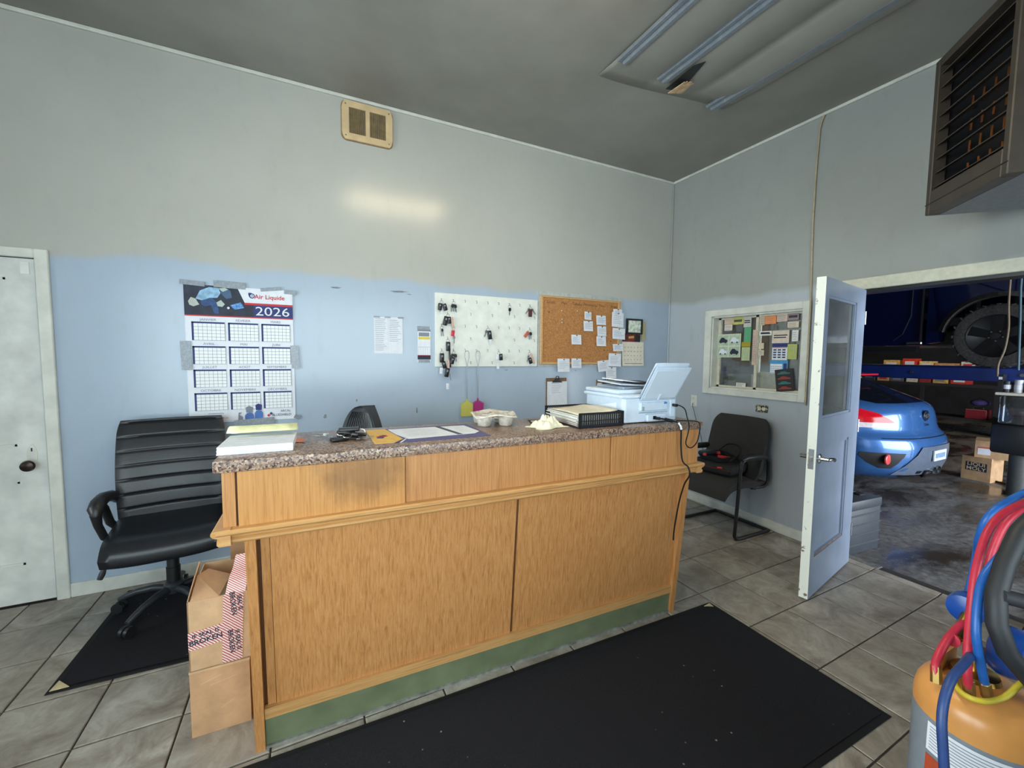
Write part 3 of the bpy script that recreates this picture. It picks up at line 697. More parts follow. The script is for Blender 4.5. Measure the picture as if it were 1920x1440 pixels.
# ------------------------------------------------------------------ cardboard boxes at the left end of the desk
M_in = flatm('box_inside', (150, 120, 92), .9)
lb = thing('cardboard_box', 'plain brown cardboard box, bottom of the stack beside the desk', 'box', (-3.858, -1.29, 0), math.radians(-1))
MB().box((-.097, -.16, 0), (.097, .16, .262)).build('carton', M_card, lb)
MB().box((-.0985, -.1615, .255), (.0985, .1615, .2635)).build('closed_flaps', M_card2, lb)
for k, (x, z, a) in enumerate(((.01, .20, .18), (-.03, .215, .3), (.02, .10, .5))): MB().obox((x, -.1605, z), (.09-.02*k, .0008, .0025), (0, -a, 0)).build('scratch_mark', M_card2, lb)
ub = thing('cardboard_box', 'torn open cardboard box with red striped seal tape, atop the plain box', 'box', (-3.858, -1.285, .264), math.radians(1))
b = MB()
for a_, b_ in (((-.1, -.165, 0), (.1, -.161, .275)), ((-.1, .161, 0), (.1, .165, .275)), ((-.1, -.165, 0), (-.096, .165, .275)), ((.096, -.165, 0), (.1, .165, .275)), ((-.1, -.165, 0), (.1, .165, .004))): b.box(a_, b_)
b.build('carton', M_card2, ub)
MB().box((-.095, -.16, .16), (.095, .16, .17)).build('packing_paper', M_paper_b, ub)
m = MB().prism([(-.16, .27), (-.08, .272), (-.02, .30), (-.03, .36), (-.055, .38), (-.07, .372), (-.085, .395), (-.10, .40), (-.12, .36), (-.135, .365), (-.15, .32)], 'x', -.100, -.097); m.xf(Matrix.Translation((-.1, 0, .275)) @ Matrix.Rotation(.25, 4, 'Y') @ Matrix.Translation((.1, 0, -.275))).build('torn_flap', M_card, ub)
MB().add([(-.09, -.163, .275), (.0, -.163, .275), (.03, -.08, .315), (-.045, -.07, .35), (-.075, -.10, .345)], [(0, 1, 2, 3, 4)]).build('torn_flap', M_card, ub)
solid(ub.children[-1], .004)
MB().add([(.0, .16, .275), (.1, .16, .275), (.095, .10, .40), (.03, .09, .41), (.005, .12, .36)], [(0, 1, 2, 3, 4)]).build('torn_flap', M_card, ub); solid(ub.children[-1], .004)
M_seal = striped_tape('red_striped_seal_tape')
sx0, sx1 = .005, .075
def strip(fn, n, name, parent, mat): return solid(MB().grid(fn, 2, n).build(name, mat, parent), .0008, 1)
strip(lambda a, b: (.002+.066*a+.012*b, -.1665, .004+.272*b), 6, 'seal_tape', ub, M_seal)
strip(lambda a, b: (.02+.066*a+.03*b, -.166+.07*b, .275+.125*b+.01*math.sin(6*b)), 8, 'seal_tape', ub, M_seal)
strip(lambda a, b: (-.1+.115*b, -.1669, .085+.07*a+.012*b), 4, 'seal_tape', ub, M_seal)
text('IF SEAL IS', .021, (-.045, -.1680, .142), M_ink, ub, rot=.1, bold=.0006)
text('BROKEN', .027, (-.045, -.1680, .117), M_ink, ub, rot=.1, bold=.0008)
text('IF SEAL IS', .020, (.056, -.1680, .085), M_ink, ub, rot=-1.5, bold=.0006)
text('BROKEN', .024, (.034, -.1680, .085), M_ink, ub, rot=-1.5, bold=.0006)
text('SEAL IS', .020, (.066, -.1680, .235), M_ink, ub, rot=-1.5, bold=.0006)
text('BROKEN', .024, (.044, -.1680, .235), M_ink, ub, rot=-1.5, bold=.0006)
# ------------------------------------------------------------------ ceiling fluorescent fixture (above the desk, out of frame; its glare shows on the wall)
fl = thing('ceiling_light', 'four-foot fluorescent strip light on the ceiling above the desk', 'ceiling light', (-2.53, -1.90, H))
MB().rbox((-.57, -.21, -.05), (.57, .21, 0), .006, 1).build('housing', M_white_paint, fl)
MB().rbox((-.55, -.19, -.085), (.55, .19, -.05), .02, 2).build('diffuser', emit('fluorescent_diffuser', (255, 238, 200), 6.0), fl, 40)
for x in (-.562, .55): MB().box((x, -.2, -.09), (x+.012, .2, -.05)).build('lamp_holder', M_white_paint, fl)

# ------------------------------------------------------------------ wall vent grille
vg = thing('vent_grille', 'beige enamel wall vent with two slotted panels near the ceiling', 'vent', (-3.095, 0, 3.14))
def rrect(hx, hz, r, bulge=0, n=5):
    out = []
    for cx, cz, a0 in ((hx-r, hz-r, 0), (-hx+r, hz-r, 90), (-hx+r, -hz+r, 180), (hx-r, -hz+r, 270)):
        out += [(cx+r*math.cos(math.radians(a0+90*i/n)), cz+r*math.sin(math.radians(a0+90*i/n))) for i in range(n+1)]
    return out
m = MB()
for a, b in (((-.135, -.016, -.095), (.135, 0, -.088)),): pass
hx, hz = .176, .133
def ringplate(b, holes, y0, y1):
    us = sorted({-hx+.02, hx-.02} | {h[0] for h in holes} | {h[2] for h in holes}); zs = sorted({-hz, hz} | {h[1] for h in holes} | {h[3] for h in holes})
    for ua, ub in zip(us, us[1:]):
        for za, zb in zip(zs, zs[1:]):
            if any(h[0] < (ua+ub)/2 < h[2] and h[1] < (za+zb)/2 < h[3] for h in holes): continue
            b.box((ua, y0, za), (ub, y1, zb))
holes = [(-.128, -.088, -.014, .09), (.014, -.088, .128, .09)]
ringplate(m, holes, -.022, -.014)
m.prism([(-hx+.02, -hz), (-hx+.02, hz), (-hx+.008, hz-.02), (-hx, hz-.05), (-hx, -hz+.05), (-hx+.008, -hz+.02)], 'y', -.022, -.014)
m.prism([(hx-.02, -hz), (hx-.02, hz), (hx-.008, hz-.02), (hx, hz-.05), (hx, -hz+.05), (hx-.008, -hz+.02)], 'y', -.022, -.014)
m.build('face_plate', M_beige, vg)
MB().prism(rrect(hx+.004, hz+.004, .04), 'y', -.014, 0).build('back_flange', flatm('brown_edge', (150, 122, 88), .5), vg)
MB().box((-.13, -.0142, -.09), (.13, -.0138, .092)).build('dark_backing', flatm('dark_vent_brown', (74, 62, 46), .9, var=.3), vg)  # backing much darker than the face plate
for h in holes:
    for k in range(14):
        x = h[0]+.004+(h[2]-h[0]-.008)*k/13; MB().box((x-.0016, -.020, h[1]), (x+.0016, -.0145, h[3])).build('slat', flatm('tan_slat', (160, 138, 102), .6), vg)  # slats a darker tan than the face plate
for x, z in ((-.15, .108), (.15, .108), (-.15, -.108), (.15, -.108)): MB().lathe([(.005, 0), (.005, -.003)], (x, -.022, z), 10, 'y').build('screw', M_steel, vg)

# ------------------------------------------------------------------ big wall calendar
cal = thing('wall_calendar', 'large white 2026 year-planner calendar poster taped to the wall', 'calendar', (-4.222, -.002, 1.008))
CW, CH = .61, .895
MB().grid(lambda a, b: (CW*a+.012*(1-b)*0, -.002-.004*math.sin(PI*a)*math.sin(5*b)**2, CH*b), 12, 16).build('sheet', flatm('calendar_paper', (228, 231, 240), .55, var=.01), cal)
solid(cal.children[-1], .001, 1)
def cr(x0, y0, x1, y1): return (CW*x0, CH*(1-y1), CW*x1, CH*(1-y0))
E_ = .0075
rects([cr(0, 0, 1, .215)], E_).build('photo_ground', flatm('photo_dark', (36, 42, 60), .6, var=.25, scale=14), cal)
MB().poly([(CW*.47, -E_-.0006, CH), (CW, -E_-.0006, CH), (CW, -E_-.0006, CH*.89), (CW*.535, -E_-.0006, CH*.89)]).build('white_banner', M_paper, cal)
rects([cr(.535, .11, 1, .125), cr(0, .214, 1, .222)], E_+.0007).build('red_rule', M_red, cal)
rects([cr(.62, .125, 1, .214)], E_+.0006).build('navy_block', M_navy, cal)
text('2026', .083, (CW*.80, -E_-.0014, CH*(1-.172)), M_paper, cal, sx=1.25)
text('Air Liquide', .040, (CW*.775, -E_-.0014, CH*(1-.062)), M_red, cal, sx=1.0, bold=.0007)
def blob(pts, mat, nm, d=.0009): MB().poly([(CW*x, -E_-d, CH*(1-y)) for x, y in pts]).build(nm, mat, cal)
M_shirt = flatm('print_pale_blue', (140, 178, 208), .6, var=.15, scale=40); M_jean = flatm('print_denim', (46, 74, 120), .6, var=.2, scale=40)
blob([(.10, .10), (.14, .04), (.22, .012), (.30, .015), (.32, .05), (.29, .085), (.22, .09), (.16, .11)], M_shirt, 'printed_shirt')
blob([(.14, .11), (.24, .09), (.29, .12), (.30, .20), (.26, .20), (.23, .14), (.18, .15), (.15, .14)], M_jean, 'printed_trousers')
blob([(.31, .02), (.36, .012), (.41, .03), (.42, .08), (.37, .09), (.33, .06)], flatm('print_mask', (70, 96, 130), .6), 'printed_visor', .001)
blob([(.30, .018), (.36, .01), (.39, .022), (.34, .04)], flatm('print_cap', (176, 190, 186), .6), 'printed_hood', .0012)
blob([(.035, .12), (.06, .09), (.10, .10), (.13, .14), (.08, .155), (.045, .145)], flatm('print_glove', (178, 186, 178), .6), 'printed_glove', .001)
blob([(.28, .12), (.32, .10), (.355, .13), (.33, .15), (.29, .145)], MATS['print_glove'], 'printed_glove', .0012)
blob([(.40, .135), (.50, .11), (.53, .15), (.44, .165)], flatm('print_glow', (90, 140, 200), .6, var=.3, scale=80), 'printed_sparks', .001)
blob([(.385+.012*math.cos(a), .155+.009*math.sin(a)) for a in [k*PI/5 for k in range(10)]], M_paper, 'printed_flash', .0014)
# logo drop
MB().prism([(CW*.605+.017*math.cos(a), CH*(1-.057)+.017*math.sin(a)) for a in [2*PI*k/24 for k in range(24)]] , 'y', -E_-.0012, -E_-.0008).build('logo_disc', M_navy, cal)
MB().prism([(CW*.605-.020, CH*(1-.057)+.020), (CW*.605-.020, CH*(1-.057)), (CW*.605, CH*(1-.057)+.02)], 'y', -E_-.0012, -E_-.0008).build('logo_corner', M_navy, cal)
MB().prism([(CW*.607+.010*math.cos(a), CH*(1-.057)+.010*math.sin(a)) for a in [2*PI*k/20 for k in range(20)]], 'y', -E_-.0016, -E_-.0012).build('logo_ring', M_paper, cal)
MB().prism([(CW*.607+.005*math.cos(a), CH*(1-.057)+.005*math.sin(a)) for a in [2*PI*k/16 for k in range(16)]], 'y', -E_-.002, -E_-.0016).build('logo_dot', flatm('print_teal', (60, 130, 170), .6), cal)
months = ['JANVIER', 'FÉVRIER', 'MARS', 'AVRIL', 'MAI', 'JUIN', 'JUILLET', 'AOÛT', 'SEPTEMBRE', 'OCTOBRE', 'NOVEMBRE', 'DÉCEMBRE']
cols = ((.055, .345), (.375, .655), (.685, .965)); rows = ((.262, .395), (.437, .567), (.607, .737), (.778, .908))
cells, heads, gl = [], [], []
for k, mo in enumerate(months):
    (xa, xb), (ya, yb) = cols[k % 3], rows[k//3]
    text(mo, .021, (CW*(xa+xb)/2, -E_-.0002, CH*(1-ya)+.014), M_ink_l, cal, sx=1.15)
    cells.append(cr(xa, ya, xb, yb)); heads += [cr(xa, ya, xb, ya+.011), cr(xa, ya, xa+.017, yb)]
    for i in range(8): x = xa+.017+(xb-xa-.017)*i/7; gl.append((CW*x-.0006, CH*(1-yb), CW*x+.0006, CH*(1-ya)))
    for j in range(6): y = ya+.011+(yb-ya-.011)*j/5; gl.append((CW*xa, CH*(1-y)-.0007, CW*xb, CH*(1-y)+.0007))
rects(cells, E_).build('month_cells', flatm('cell_white', (240, 242, 246), .6, var=0), cal)
rects(heads, E_+.0006).build('month_headers', M_navy, cal)
rects(gl, E_+.0004).build('month_grid_lines', M_ink, cal)
text('airliquide.ca', .018, (CW*.275, -E_-.0004, CH*.034), M_red, cal)
lines(CW*.17, CH*.046, CW*.32, CH*.075, 2, E_+.0004, .003).build('small_print', M_ink_l, cal)
text('ARCAL', .020, (CW*.90, -E_-.0004, CH*.066), M_ink, cal)
text('BLUESHIELD', .023, (CW*.86, -E_-.0004, CH*.036), M_ink, cal, sx=.95)
for x, z, mt in ((.73, .036, M_red), (.755, .05, M_navy)): MB().obox((CW*x, -E_-.0003, CH*z), (.014, .0006, .014), (0, .78, 0)).build('logo_diamond', mt, cal)
for x, hgt, r_ in ((.545, .058, .026), (.635, .072, .024)):
    m = MB(); m.prism([(CW*x-r_, .0), (CW*x+r_, 0), (CW*x+r_, hgt-.02), (CW*x+r_*.6, hgt-.004), (CW*x, hgt), (CW*x-r_*.6, hgt-.004), (CW*x-r_, hgt-.02)], 'y', -E_-.0012, -E_-.0009)
    m.build('printed_cylinder', flatm('print_blue', (70, 108, 180), .5), cal)
    MB().prism([(CW*x-r_*.7, hgt), (CW*x+r_*.7, hgt), (CW*x+r_*.8, hgt+.035), (CW*x, hgt+.045), (CW*x-r_*.8, hgt+.035)], 'y', -E_-.0012, -E_-.0009).build('printed_cap', M_navy if x > .6 else M_ink_l, cal)
m = MB().prism([(CW*.46-.013, .0), (CW*.46+.013, 0), (CW*.46+.013, .03), (CW*.46-.006, .045), (CW*.46+.01, .06), (CW*.46-.01, .06)], 'y', -E_-.0012, -E_-.0009); m.build('printed_cylinder', M_ink_l, cal)
def tape(lab, x, z, w, h, rot=0, d=.012):
    o = MB().obox((0, 0, 0), (w, .0012, h), (0, rot, 0)).build('tape_strip', M_tape); o.location = (x, -d, z); return tag(o, lab, 'tape', 'duct tape strips on the calendar')
tape('duct tape strip at the upper left corner of the big calendar', -4.175, 1.912, .13, .03, .05)
tape('wide duct tape strip over the welding photo of the calendar', -3.975, 1.915, .175, .045, .02)
tape('slanted duct tape strip above the company name on calendar', -3.74, 1.905, .125, .024, -.14)
tape('short duct tape strip at the upper right corner of the calendar', -3.625, 1.893, .075, .03, .03)
tape('duct tape strip on the left edge of the big calendar', -4.222, 1.45, .055, .185, -.02)
tape('duct tape strip on the right edge of the big calendar', -3.605, 1.445, .05, .16, -.05)
tape('long duct tape strip at the bottom edge of the calendar', -3.86, 1.0, .235, .045, -.05)
tape('small duct tape scrap at the lower right calendar corner', -3.602, 1.02, .035, .03, .5)

# ------------------------------------------------------------------ handwritten list and card on the wall
ls = thing('paper_list', 'white two-column handwritten list taped left of the key board', 'paper', (-3.07, -.001, 1.475))
solid(MB().grid(lambda a, b: (.216*a, -.002-.003*math.sin(4*b)**2, .279*b), 6, 8).build('sheet', M_paper, ls), .0006, 1)
lines(.01, .02, .10, .27, 17, .0066, .0024).build('handwriting', M_ink_l, ls); lines(.115, .09, .205, .265, 12, .0066, .0024).build('handwriting', M_ink_l, ls)
rects([(.105, .0, .1056, .279)], .0064).build('fold_line', M_ink_l, ls)
for x in (.02, .10, .20): MB().box((x-.02, -.0074, .272), (x+.025, -.0066, .285)).build('tape_bit', M_tape, ls)
cd = thing('price_card', 'narrow printed price card with yellow band beside the key board', 'card', (-2.737, -.001, 1.41))
MB().box((0, -.003, 0), (.105, -.001, .288)).build('card', M_paper, cd)
rects([(.0, .02, .105, .052)], .0034).build('black_band', M_ink, cd); rects([(.008, .18, .10, .20)], .0034).build('yellow_band', flatm('yellow_print', (216, 198, 70), .6), cd)
rects([(.0, .245, .105, .262)], .0034).build('dark_band', M_ink_l, cd); rects([(.01, .205, .095, .236)], .0034).build('grey_block', M_ink_l, cd)
rects([(.008+.018*k, .055, .0088+.018*k, .12) for k in range(6)]+[(.005, .12, .1, .1215)], .0034).build('printed_rules', M_ink_l, cd); rects([(.0, .052, .105, .056)], .0035).build('red_rule', M_red, cd)
rects([(-.002, .262, .10, .287)], .0040).build('tape_bit', M_tape, cd); rects([(.006, -.004, .10, .018)], .0040).build('tape_bit', M_tape, cd)

# ------------------------------------------------------------------ key board with hooks, keys and fly swatters
kb = thing('key_board', 'white painted key board with rows of small hooks', 'board', (-2.597, -.001, 1.372))
MB().rbox((0, -.014, 0), (.952, 0, .598), .002, 1).build('panel', M_whiteboard, kb)
hook_me = MB().tube([(0, -.012, 0), (0, -.026, 0), (0, -.034, -.006), (0, -.036, -.014), (0, -.031, -.020), (0, -.026, -.018)], .0018, 5).mesh('hook', M_steel, 50)
hooks = [(-2.548+.1015*i, z) for z in (1.922, 1.718, 1.518) for i in range(9)] + [(x, z) for z in (1.818, 1.615, 1.414) for x in (-2.496, -2.296, -2.1, -1.888, -1.687)]
hooks = [h for h in hooks if h != (-2.496, 1.414)]
for x, z in hooks:
    o = bpy.data.objects.new('hook', hook_me); C.objects.link(o); o.parent = kb; o.location = (x+2.597, 0, z-1.372)
M_fob = flatm('key_fob_black', (24, 24, 27), .35); M_redtag = flatm('red_key_tag', (206, 40, 58), .4); M_brown = flatm('brown_leather_tag', (84, 40, 40), .6); M_salmon = flatm('salmon_tag', (190, 92, 76), .5); M_whtag = flatm('white_key_tag', (222, 224, 228), .5)
def keyset(lab, x, z, items, loc_y=-.034):
    """items: list of (kind, dx, dz, tilt)"""
    t_ = thing('key_bunch', lab, 'keys', (x, loc_y, z-.018), 0, 'keys on the white key board')
    ring = MB().tube([(.013*math.cos(a), -.002*math.sin(3*a), -.012+.013*math.sin(a)) for a in [2*PI*k/16 for k in range(17)]], .0012, 5); ring.build('key_ring', M_steel, t_, 50)
    for kind, dx, dz, tl in items:
        rot = Matrix.Translation((dx, -.006, dz)) @ Matrix.Rotation(tl, 4, 'Y')
        if kind == 'blade':
            b = MB(); b.prism([(-.010, -.004), (-.004, .002), (.004, .002), (.010, -.004), (.009, -.018), (.004, -.022), (.0038, -.056), (0, -.060), (-.0036, -.056), (-.003, -.05), (-.0036, -.046), (-.003, -.04), (-.004, -.022), (-.009, -.018)], 'y', -.001, .001); b.xf(rot).build('key_blade', M_steel, t_)
        elif kind == 'blackkey':
            b = MB().prism([(-.010, 0), (.010, 0), (.012, -.02), (.006, -.028), (-.006, -.028), (-.012, -.02)], 'y', -.003, .003).xf(rot).build('key_head', M_fob, t_)
            MB().prism([(-.0036, -.028), (.0036, -.028), (.0034, -.06), (0, -.064), (-.0034, -.06)], 'y', -.001, .001).xf(rot).build('key_blade', M_steel, t_)
        else:
            mt, w, h, d = dict(fob=(M_fob, .032, .056, .012), bigfob=(M_fob, .036, .075, .014), red=(M_redtag, .028, .048, .006), brown=(M_brown, .036, .066, .006), salmon=(M_salmon, .028, .062, .006), white=(M_whtag, .026, .05, .004), strap=(M_fob, .014, .14, .004), pink=(flatm('pink_strap', (206, 170, 160), .6), .02, .09, .004))[kind]
            o = MB().rbox((-w/2, -d/2, -h), (w/2, d/2, 0), min(w, h, d)*.35, 2).xf(rot).build({'fob': 'remote_fob', 'bigfob': 'remote_fob', 'strap': 'lanyard', 'pink': 'lanyard'}.get(kind, 'tag'), mt, t_, 50)
            if kind in ('fob', 'bigfob'):
                MB().rbox((-.007, -d/2-.0016, -h*.42), (.007, -d/2+.001, -h*.2), .001, 1).xf(rot).build('button', M_ink_l, t_)
hx_ = lambda i: -2.548+.1015*i
keyset('two black fobs with key, top left hook of the key board', hx_(0), 1.922, [('fob', -.012, -.022, .1), ('fob', .018, -.024, -.3), ('blackkey', -.006, -.03, .15)])
keyset('ring of steel keys, second hook of the top row', hx_(1), 1.922, [('blackkey', -.008, -.024, .25), ('blade', .006, -.024, -.1), ('blackkey', .01, -.026, -.2), ('blade', -.002, -.022, .05)])
keyset('single black key on the seventh hook of the top row', hx_(6), 1.922, [('blackkey', 0, -.024, .05)])
keyset('brown leather tag with keys, top right hook of the key board', hx_(8), 1.922, [('brown', .0, -.024, .02), ('blade', -.01, -.02, .7), ('blade', .014, -.02, -.7)])
keyset('bulky black key bunch with pink strap on upper left half-row hook', -2.496, 1.818, [('bigfob', -.012, -.02, .25), ('fob', .006, -.022, -.1), ('blackkey', .0, -.024, .1), ('blade', .02, -.026, -.3), ('pink', .03, -.024, -.15)])
keyset('small steel keys on the left hook of the middle row', hx_(0), 1.718, [('blade', 0, -.022, .05), ('blade', .005, -.022, -.15)])
keyset('red tag with a small key on second hook of middle row', hx_(1), 1.718, [('red', -.006, -.03, .12), ('blade', .002, -.078, 0)])
keyset('long black fob on lanyard reaching below the key board', -2.496, 1.615, [('bigfob', 0, -.022, -.02), ('strap', .012, -.09, -.05), ('pink', .004, -.17, .03), ('bigfob', -.002, -.235, .2), ('blade', .008, -.28, -.3), ('white', -.004, -.36, 0)])
keyset('black fob with white tag in the middle of the key board', hx_(4), 1.718, [('bigfob', .008, -.022, -.15), ('blade', -.014, -.02, .35), ('white', .02, -.09, -.15)])
keyset('salmon tag and black key at the right end of middle row', hx_(8), 1.718, [('salmon', -.016, -.018, .7), ('blackkey', .006, -.022, -.05), ('blade', -.006, -.03, .05)])
keyset('black fob with white ring tag on left hook of bottom row', hx_(0), 1.518, [('bigfob', 0, -.018, .0), ('fob', .01, -.085, -.3), ('white', -.004, -.135, .1)])
keyset('crowded steel key ring on second hook of bottom row', hx_(1), 1.518, [('blackkey', -.010, -.022, .3), ('blade', .004, -.02, .0), ('blackkey', .012, -.024, -.15), ('fob', -.008, -.05, .2), ('blade', -.002, -.03, .15)])
keyset('white card and black fob on sixth hook of bottom row', hx_(5), 1.518, [('white', -.012, -.02, .05), ('fob', .016, -.018, -.1), ('white', -.008, -.1, .0)])
keyset('black fob with pink strap at right end of bottom row', hx_(8), 1.518, [('pink', .012, -.014, -.35), ('fob', -.004, -.05, -.35), ('blade', -.01, -.03, .3)])
def swatter(lab, x, col, nm, y):
    t_ = thing('fly_swatter', lab, 'fly swatter', (x, y, 1.50), 0, 'fly swatters hanging from the key board')
    MB().tube([(0, 0, -.405), (-.003, 0, -.2), (-.003, 0, -.11), (-.018, 0, -.05), (-.018, 0, -.012), (-.006, 0, .004), (.008, 0, .004), (.018, 0, -.014), (.018, 0, -.05), (.004, 0, -.11), (.003, 0, -.2), (.001, 0, -.405)], .0022, 6).build('wire_handle', M_steel, t_, 50)
    mt = flatm(nm, col, .5, var=.08, scale=200)
    pd = [(-.052, -.545), (.052, -.545), (.052, -.44), (.018, -.42), (.006, -.415), (.006, -.395), (-.006, -.395), (-.006, -.415), (-.018, -.42), (-.052, -.44)]
    hd = MB().prism([(a*.93, -.48+(b+.48)*.93) for a, b in pd], 'y', -.001, .001).build('paddle', mt, t_)
    MB().tube([(a, 0, b) for a, b in pd+pd[:1]], .0026, 5).build('paddle_rim', mt, hd)
swatter('yellow-green fly swatter hanging from the key board', -2.333, (196, 190, 92), 'yellow_swatter', -.042)
swatter('magenta fly swatter hanging from the key board', -2.233, (168, 44, 118), 'magenta_swatter', -.036)

# ------------------------------------------------------------------ cork board with job notes
ckb = thing('cork_board', 'pine framed cork board with weekday headings', 'board', (-1.64, 0, 1.37))
MB().box((0, -.012, 0), (.975, 0, .685)).build('backing_board', flatm('grey_backing', (176, 180, 176), .5), ckb)
MB().box((.025, -.018, .025), (.935, -.012, .645)).build('cork_sheet', M_cork, ckb)
for a, b in (((.02, -.028, .02), (.045, -.012, .648)), ((.915, -.028, .02), (.94, -.012, .648)), ((.045, -.028, .02), (.915, -.012, .042)), ((.045, -.028, .63), (.915, -.012, .648))): MB().rbox(a, b, .003, 1).build('frame_rail', M_pine, ckb)
for k, w_ in enumerate(('Drops', 'Mon', 'Tuesday', 'Wednesday', 'Thurs', 'Friday')): text(w_, .034, (.13+.147*k, -.0186, .59), flatm('marker_brown', (78, 50, 34), .7), ckb, rot=-.03)
for x, z in ((.11, .50), (.245, .52), (.25, .44), (.25, .41), (.42, .525), (.83, .25), (.75, .16)): MB().lathe([(.002, 0), (.005, -.004), (.004, -.008)], (x, -.018, z), 8, 'y').build('push_pin', M_paper if x < .5 and x > .2 else M_rubber, ckb)
NOTES = [(-1.144, 1.817, -1.063, 1.893, 'small note at the top of the Wednesday column', .05), (-1.152, 1.709, -1.043, 1.805, 'note pinned below the top Wednesday note', 0), (-1.29, 1.579, -1.177, 1.67, 'lone note in the third column of the cork board', 0),
 (-1.002, 1.774, -.887, 1.865, 'upper of three notes in the fifth column', 0), (-.989, 1.666, -.88, 1.762, 'middle of three notes in the fifth column', 0), (-.997, 1.568, -.881, 1.663, 'lowest of three notes in the fifth column', 0),
 (-.796, 1.86, -.685, 1.938, 'note tucked behind the tall one at the top right', 0), (-.814, 1.76, -.666, 1.905, 'tall note at the top of the last column', .05), (-.803, 1.641, -.643, 1.749, 'wide note overhanging the right frame below the tall note', .04),
 (-.79, 1.522, -.662, 1.594, 'short wide note low on the right frame', -.03), (-.842, 1.369, -.683, 1.498, 'large note at the lower right corner of the board', .03), (-1.439, 1.32, -1.306, 1.444, 'left note hanging below the bottom frame', 0),
 (-1.283, 1.355, -1.169, 1.446, 'second note from left hanging below the bottom frame', .02), (-.972, 1.321, -.837, 1.428, 'tilted note hanging from the bottom frame on right', -.1), (-.871, 1.25, -.742, 1.361, 'note hanging lowest, above the right clipboard', 0)]
for k, (xa, za, xb, zb, lab, tl) in enumerate(NOTES):
    t_ = thing('pinned_note', 'white '+lab, 'note', ((xa+xb)/2, -.0315-.0012*(k % 3), (za+zb)/2), 0, 'job notes pinned to the cork board'); t_.rotation_euler = (0, tl, 0)
    w_, h_ = (xb-xa)/2, (zb-za)/2
    solid(MB().grid(lambda a, b: (-w_+2*w_*a, -.008*(1-b)**2-.003*math.sin(3*a), -h_+2*h_*b), 4, 5).build('sheet', M_paper, t_), .0006, 1)
    lines(-w_*.8, -h_*.6, w_*.8, h_*.6, 5, .0118, .0022, jag=.5).build('handwriting', M_ink_l, t_)
    MB().lathe([(.002, 0), (.0055, -.005), (.0045, -.011)], (0, -.003, h_*.86), 8, 'y').build('push_pin', M_rubber, t_)

# small hanging calendar, picture frame
sc_ = thing('wall_calendar', 'small hanging month calendar with red picture near the corner', 'calendar', (-.651, -.004, 1.372))
solid(MB().grid(lambda a, b: (.29*a, -.003-.012*(1-b)**2, .248*b), 6, 8).build('month_sheet', M_paper_b, sc_), .001, 1)
rects([(.025+.042*i, .062+.042*j, .033+.042*i, .068+.042*j) for i in range(6) for j in range(4)], .0176).build('printed_dates', M_ink, sc_)
lines(.03, .018, .27, .032, 1, .018, .006, jag=.1).build('printed_line', M_ink_l, sc_)
MB().box((.005, -.008, .248), (.237, -.003, .33)).build('picture_panel', flatm('dark_red_print', (92, 30, 30), .5, var=.5, scale=26), sc_)
MB().obox((.20, -.0085, .285), (.06, .001, .07), (0, .2, 0)).build('picture_patch', M_black, sc_)
MB().obox((.115, -.0085, .295), (.07, .001, .022), (0, -.1, 0)).build('picture_patch', flatm('gold_print', (196, 158, 84), .5), sc_)
pf = thing('picture_frame', 'black framed certificate above the small hanging calendar', 'picture frame', (-.505, -.012, 1.697))
for a, b in (((-.105, -.014, 0), (-.085, 0, .158)), ((.088, -.014, 0), (.108, 0, .158)), ((-.085, -.014, 0), (.088, 0, .018)), ((-.085, -.014, .14), (.088, 0, .158))): MB().box(a, b).build('frame_rail', M_black, pf)
MB().box((-.085, -.006, .018), (.088, -.002, .14)).build('certificate', flatm('pale_green_print', (196, 206, 190), .4, var=.25, scale=30), pf)
MB().box((.108, -.004, -.06), (.155, .0, .13)).build('side_card', flatm('mustard_card', (176, 164, 118), .6), pf)
for xx, zt, lab in ((-1.43, 1.263, 'left brown clipboard with white sheets hanging under the cork board'), (-.852, 1.238, 'right brown clipboard hanging behind the printer')):
    t_ = thing('clipboard', lab, 'clipboard', (xx, -.002, zt-.315), 0, 'clipboards under the cork board')
    MB().rbox((-.113, -.006, 0), (.113, -.002, .315), .002, 1).build('board', flatm('hardboard', (122, 92, 66), .7, var=.1), t_)
    for k in range(3): solid(MB().grid(lambda a, b: (-.103+.208*a+.004*k, -.009-.003*k-.012*(1-b)**3*(k+1)*.5, -.004+.285*b), 3, 6).build('sheet', M_paper, t_), .0006, 1)
    lines(-.06, .17, .05, .27, 6, .0168, .0022).build('handwriting', M_ink_l, t_)
    cl = MB().prism([(-.06, .272), (.06, .272), (.03, .292), (.02, .305), (-.02, .305), (-.03, .292)], 'y', -.022, -.012).build('clip', M_steel_blk, t_)
    MB().tube([(-.02, -.02, .30), (-.012, -.024, .33), (.012, -.024, .33), (.02, -.02, .30)], .004, 6).build('clip_spring', M_steel_blk, cl)

